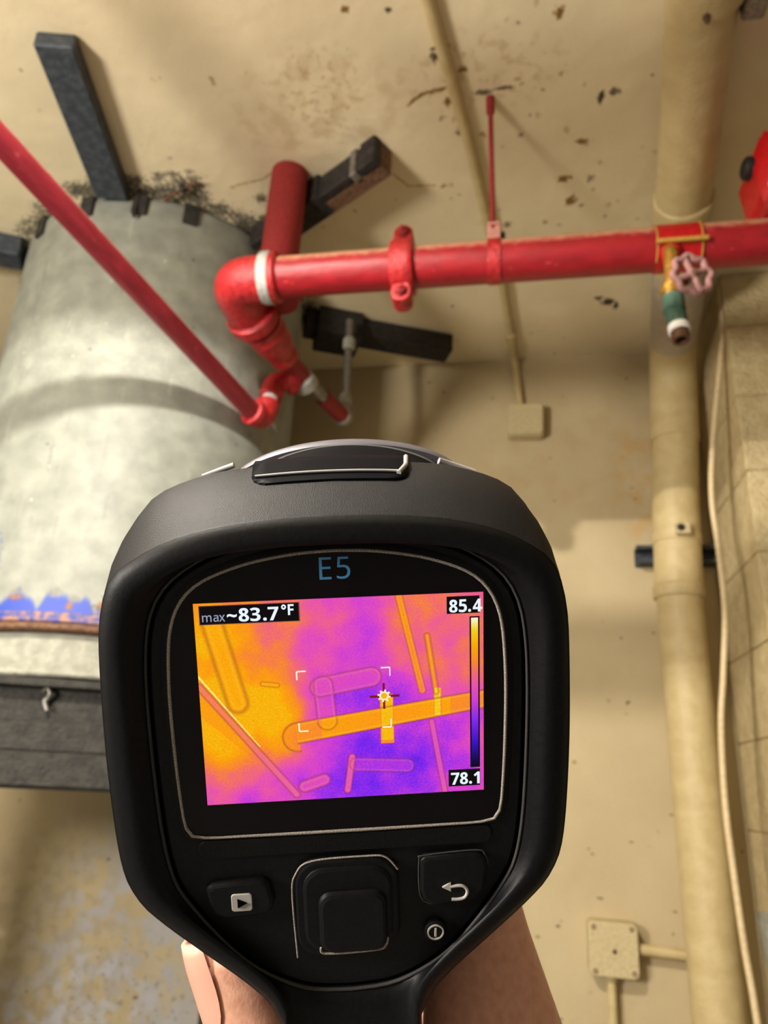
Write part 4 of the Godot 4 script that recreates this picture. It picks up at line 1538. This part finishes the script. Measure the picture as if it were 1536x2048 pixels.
	put("tube", mb, M.cream_pipe, t)
	t = thing("floor_conduit", "thin cream conduit dropping from the lower junction box out of the picture", "conduit", Vector3(.212, .0, -2.062))
	mb = MB.new()
	mb.tube([Vector3(.212, 1.118, -2.066), Vector3(.206, .6, -2.066), Vector3(.206, .01, -2.066)], .0105, 18)
	put("tube", mb, M.cream_pipe, t)
	mb = MB.new()
	mb.lathe(Vector3(.212, 1.116, -2.066), Vector3.DOWN, [[0, .014], [.012, .014], [.016, .011]], 14)
	put("connector", mb, M.cream_pipe, t)
	# pipe added overhead, unseen; placed to throw a dark band on wall and pilaster
	t = thing("added_overhead_pipe", "thin cream pipe added overhead, above the top edge, to shade the wall", "pipe", Vector3(.5, 2.42, -.5))
	mb = MB.new()
	mb.tube([Vector3(-.58, 2.440, -.5), Vector3(.5, 2.440, -.5), Vector3(1.655, 2.440, -.5)], .028, 18)
	put("tube", mb, M.cream_pipe, t)
	mb = MB.new()
	mb.lathe(Vector3(-.56, 2.440, -.5), Vector3.LEFT, [[0, .029], [.002, .032], [.03, .032], [.034, .024]], 18)
	put("end_cap", mb, M.cream_pipe, t)
	mb = MB.new()
	mb.tube([Vector3(.5, 2.467, -.5), Vector3(.5, 2.799, -.5)], .005, 10)
	put("hanger_rod", mb, M.grey_metal, t)
	# hanging cable in front of the pilaster
	t = thing("hanging_cable", "slack cream cable hanging down beside the fat drain pipe in front of the pilaster", "cable", Vector3(.55, 2.8, -1.76))
	mb = MB.new()
	var pts := [Vector3(.556, 2.797, -1.752), Vector3(.549, 2.65, -1.758), Vector3(.532, 2.546, -1.76), Vector3(.489, 2.309, -1.76), Vector3(.474, 2.178, -1.76), Vector3(.476, 2.052, -1.76), Vector3(.474, 1.91, -1.76), Vector3(.455, 1.765, -1.76), Vector3(.439, 1.658, -1.76), Vector3(.430, 1.507, -1.76), Vector3(.432, 1.365, -1.76), Vector3(.437, 1.233, -1.76), Vector3(.445, 1.11, -1.76), Vector3(.46, .7, -1.76), Vector3(.5, .1, -1.72), Vector3(.54, .008, -1.66)]
	mb.tube(spline(pts, 6), .0068, 12)
	put("sheath", mb, M.cable_sheath, t)
	t = thing("corner_conduit", "scuffed pale conduit with a coupling rising at the lower right edge", "conduit", Vector3(.52, 1.2, -1.80))
	mb = MB.new()
	mb.tube(spline([Vector3(.5075, 1.29, -1.86), Vector3(.507, 1.235, -1.855), Vector3(.512, 1.18, -1.84), Vector3(.524, 1.10, -1.82), Vector3(.531, .9, -1.81), Vector3(.531, .005, -1.81)], 6), .0135, 16)
	put("tube", mb, M.stand_paint, t)
	mb = MB.new()
	mb.lathe(Vector3(.514, 1.172, -1.838), Vector3(.14, -.95, .25), [[0, .015], [.003, .018], [.02, .018], [.024, .015]], 16)
	put("coupling", mb, M.grimy_steel, t)


# ---------------------------------------------------------------- the room
func slab(called: String, at: Vector3, size: Vector3, m: Material, uvx := Vector3.ZERO, uvy := Vector3.ZERO, uvo := Vector2.ZERO) -> MeshInstance3D:
	var mb := MB.new()
	mb.box(T(at), size, .0005)
	if uvx != Vector3.ZERO:
		for i in mb.p.size():
			mb.u[i] = Vector2(mb.p[i].dot(uvx), mb.p[i].dot(uvy)) + uvo
	var o := put(called, mb, m)
	structure(o)
	return o


func make_room() -> void:
	var k := 1.0 / 2.4
	slab("ceiling", Vector3(0, CEIL + .06, .2), Vector3(3.9, .12, 5.0), M.ceiling_paint, Vector3(k, 0, 0), Vector3(0, 0, k), Vector2(1.5 * k, 2.3 * k))
	slab("wall_back", Vector3(0, 1.4, BACK - .06), Vector3(3.9, 2.98, .12), M.wall_paint, Vector3(k, 0, 0), Vector3(0, -k, 0), Vector2(1.6 * k, 3.0 * k))
	slab("floor", Vector3(0, -.06, .2), Vector3(3.9, .12, 5.0), M.floor_concrete)
	slab("wall_left", Vector3(-1.83, 1.4, .2), Vector3(.12, 2.98, 5.0), M.plain_wall)
	slab("wall_right", Vector3(1.72, 1.4, .2), Vector3(.12, 2.98, 5.0), M.plain_wall)
	slab("wall_front", Vector3(0, 1.4, 2.66), Vector3(3.9, 2.98, .12), M.plain_wall)
	# block pilaster at the right: mortar core with blocks laid on its two open faces
	var core := slab("wall_pilaster", Vector3((.557 + 1.66) / 2, 1.4, (-1.734 + BACK) / 2), Vector3(1.66 - .557, 2.8, absf(BACK + 1.734) + .001), M.mortar_paint)
	core.position = Vector3.ZERO
	var meshes := {}
	var course := 0
	var y := .04 - .2
	while y < 2.8:
		var y0 := maxf(y, 0.0) + .002
		var y1 := minf(y + .2, 2.8) - .002
		if y1 - y0 > .03:
			var first: float = .40 if course % 2 == 0 else .20
			var x := .553
			var n := 0
			while x < 1.655:
				var w: float = minf(first if n == 0 else .40, 1.658 - x)
				var mb := MB.new()
				mb.box(T(Vector3(x + w / 2 - .002, (y0 + y1) / 2, -1.730 - .03)), Vector3(w - .001, y1 - y0, .06), .002)
				put("block", mb, M.block_paint, core)
				x += w + .004
				n += 1
			var mb2 := MB.new()
			mb2.box(T(Vector3(.553 + .03, (y0 + y1) / 2, (-1.792 + BACK) / 2)), Vector3(.06, y1 - y0, absf(BACK + 1.792) - .002), .002)
			put("block", mb2, M.block_paint, core)
		y += .2
		course += 1


func make_lamps() -> void:
	# dish lamp on a stem over the photographer, out of the picture
	var at := Vector3(-.62, 2.60, -.02)
	var t := thing("dish_lamp", "enamelled dish lamp hanging over the photographer's left shoulder", "lamp", Vector3(at.x, 2.8, at.z))
	var mb := MB.new()
	mb.lathe(at + Vector3(0, .03, 0), Vector3.DOWN, [[-.05, .05], [0, .07], [.035, .22], [.052, .285], [.056, .285], [.04, .22], [.006, .07], [-.04, .04]], 48, true, true)
	put("shade", mb, M.white_cap, t)
	mb = MB.new()
	mb.tube([at + Vector3(0, .08, 0), Vector3(at.x, 2.799, at.z)], .008, 12)
	put("stem", mb, M.near_black, t)
	mb = MB.new()
	mb.lathe(at + Vector3(0, .026, 0), Vector3.DOWN, [[-.03, .012], [-.02, .02], [0, .034], [.02, .036], [.04, .026], [.048, .008]], 24, false)
	var e := mat("bulb_glow", Color.WHITE, .4)
	e.emission_enabled = true
	e.emission = c8(255, 236, 206)
	e.emission_energy_multiplier = 6.0
	put("bulb", mb, e, t)
	var l := OmniLight3D.new()
	l.name = "bulb_light"
	l.light_color = LAMP_A[0]
	l.light_energy = LAMP_A[1]
	l.light_size = .016
	l.omni_range = 8.0
	l.omni_attenuation = 2.0
	l.shadow_enabled = true
	t.add_child(l)
	l.position = Vector3(0, at.y - 2.8 + .016, 0)
	# bare globe lamps added further back, unseen, to fill the ceiling and walls
	for q in LAMPS_B:
		t = thing("added_globe_lamp", "bare globe lamp added as fill light, unseen, behind the photographer " + q[3], "lamp", Vector3(q[0].x, 2.8, q[0].z))
		mb = MB.new()
		mb.lathe(q[0] + Vector3(0, .11, 0), Vector3.DOWN, [[-.14, .04], [-.08, .05], [-.06, .12], [0, .18], [.11, .215], [.22, .18], [.28, .12], [.315, .01]], 28, false)
		put("globe", mb, e, t)
		l = OmniLight3D.new()
		l.name = "added_globe_light"
		l.light_color = q[1]
		l.light_energy = q[2]
		l.light_size = .19
		l.omni_range = 8.0
		l.omni_attenuation = 2.0
		l.shadow_enabled = true
		t.add_child(l)
		l.position = Vector3(0, q[0].y - 2.8, 0)


var LAMP_A := [c8(255, 247, 236), 3.1]
var LAMPS_B := [[Vector3(-1.42, 1.80, .72), c8(255, 247, 238), 4.7, "at left"]]


func _ready() -> void:
	# camera: held at 1.5 m, aimed up 20 degrees, about 10 degrees left of square to the wall
	var cam := Camera3D.new()
	cam.name = "camera"
	cam.fov = 69.0
	var ca := CameraAttributesPhysical.new()
	ca.frustum_focal_length = 17.46
	ca.frustum_focus_distance = .165
	ca.frustum_near = .02
	ca.frustum_far = 50.0
	ca.exposure_aperture = 17.46 / 1.05
	cam.attributes = ca
	add_child(cam)
	cam.transform = Transform3D(Basis.from_euler(Vector3(deg_to_rad(20.3), deg_to_rad(10.3), deg_to_rad(2.6))), Vector3(0, 1.5, 0))
	cam.current = true
	var we := WorldEnvironment.new()
	we.name = "environment"
	var env := Environment.new()
	env.background_mode = Environment.BG_COLOR
	env.background_color = Color.BLACK
	env.tonemap_mode = Environment.TONE_MAPPER_LINEAR
	env.tonemap_exposure = 1.0
	env.sdfgi_enabled = true
	env.ssao_enabled = true
	env.ssil_enabled = true
	we.environment = env
	add_child(we)

	make_materials()
	make_lamps()
	make_room()
	make_tank()
	make_services()
	make_pipes()
	var pose := Transform3D(Basis.from_euler(Vector3(deg_to_rad(20.3), deg_to_rad(10.3), deg_to_rad(2.6))), Vector3(0, 1.5, 0)) * Transform3D(tool_basis(), Vector3(-.0088, -.0404, -.1614))
	make_camera_tool(pose)
	make_hand(pose)


func tool_basis() -> Basis:
	# tipped 10 degrees towards the lens, 1.5 degrees of roll, 3.2 of turn
	return Basis(Vector3.BACK, deg_to_rad(1.5)) * Basis(Vector3.RIGHT, deg_to_rad(10.1)) * Basis(Vector3.UP, deg_to_rad(3.2))
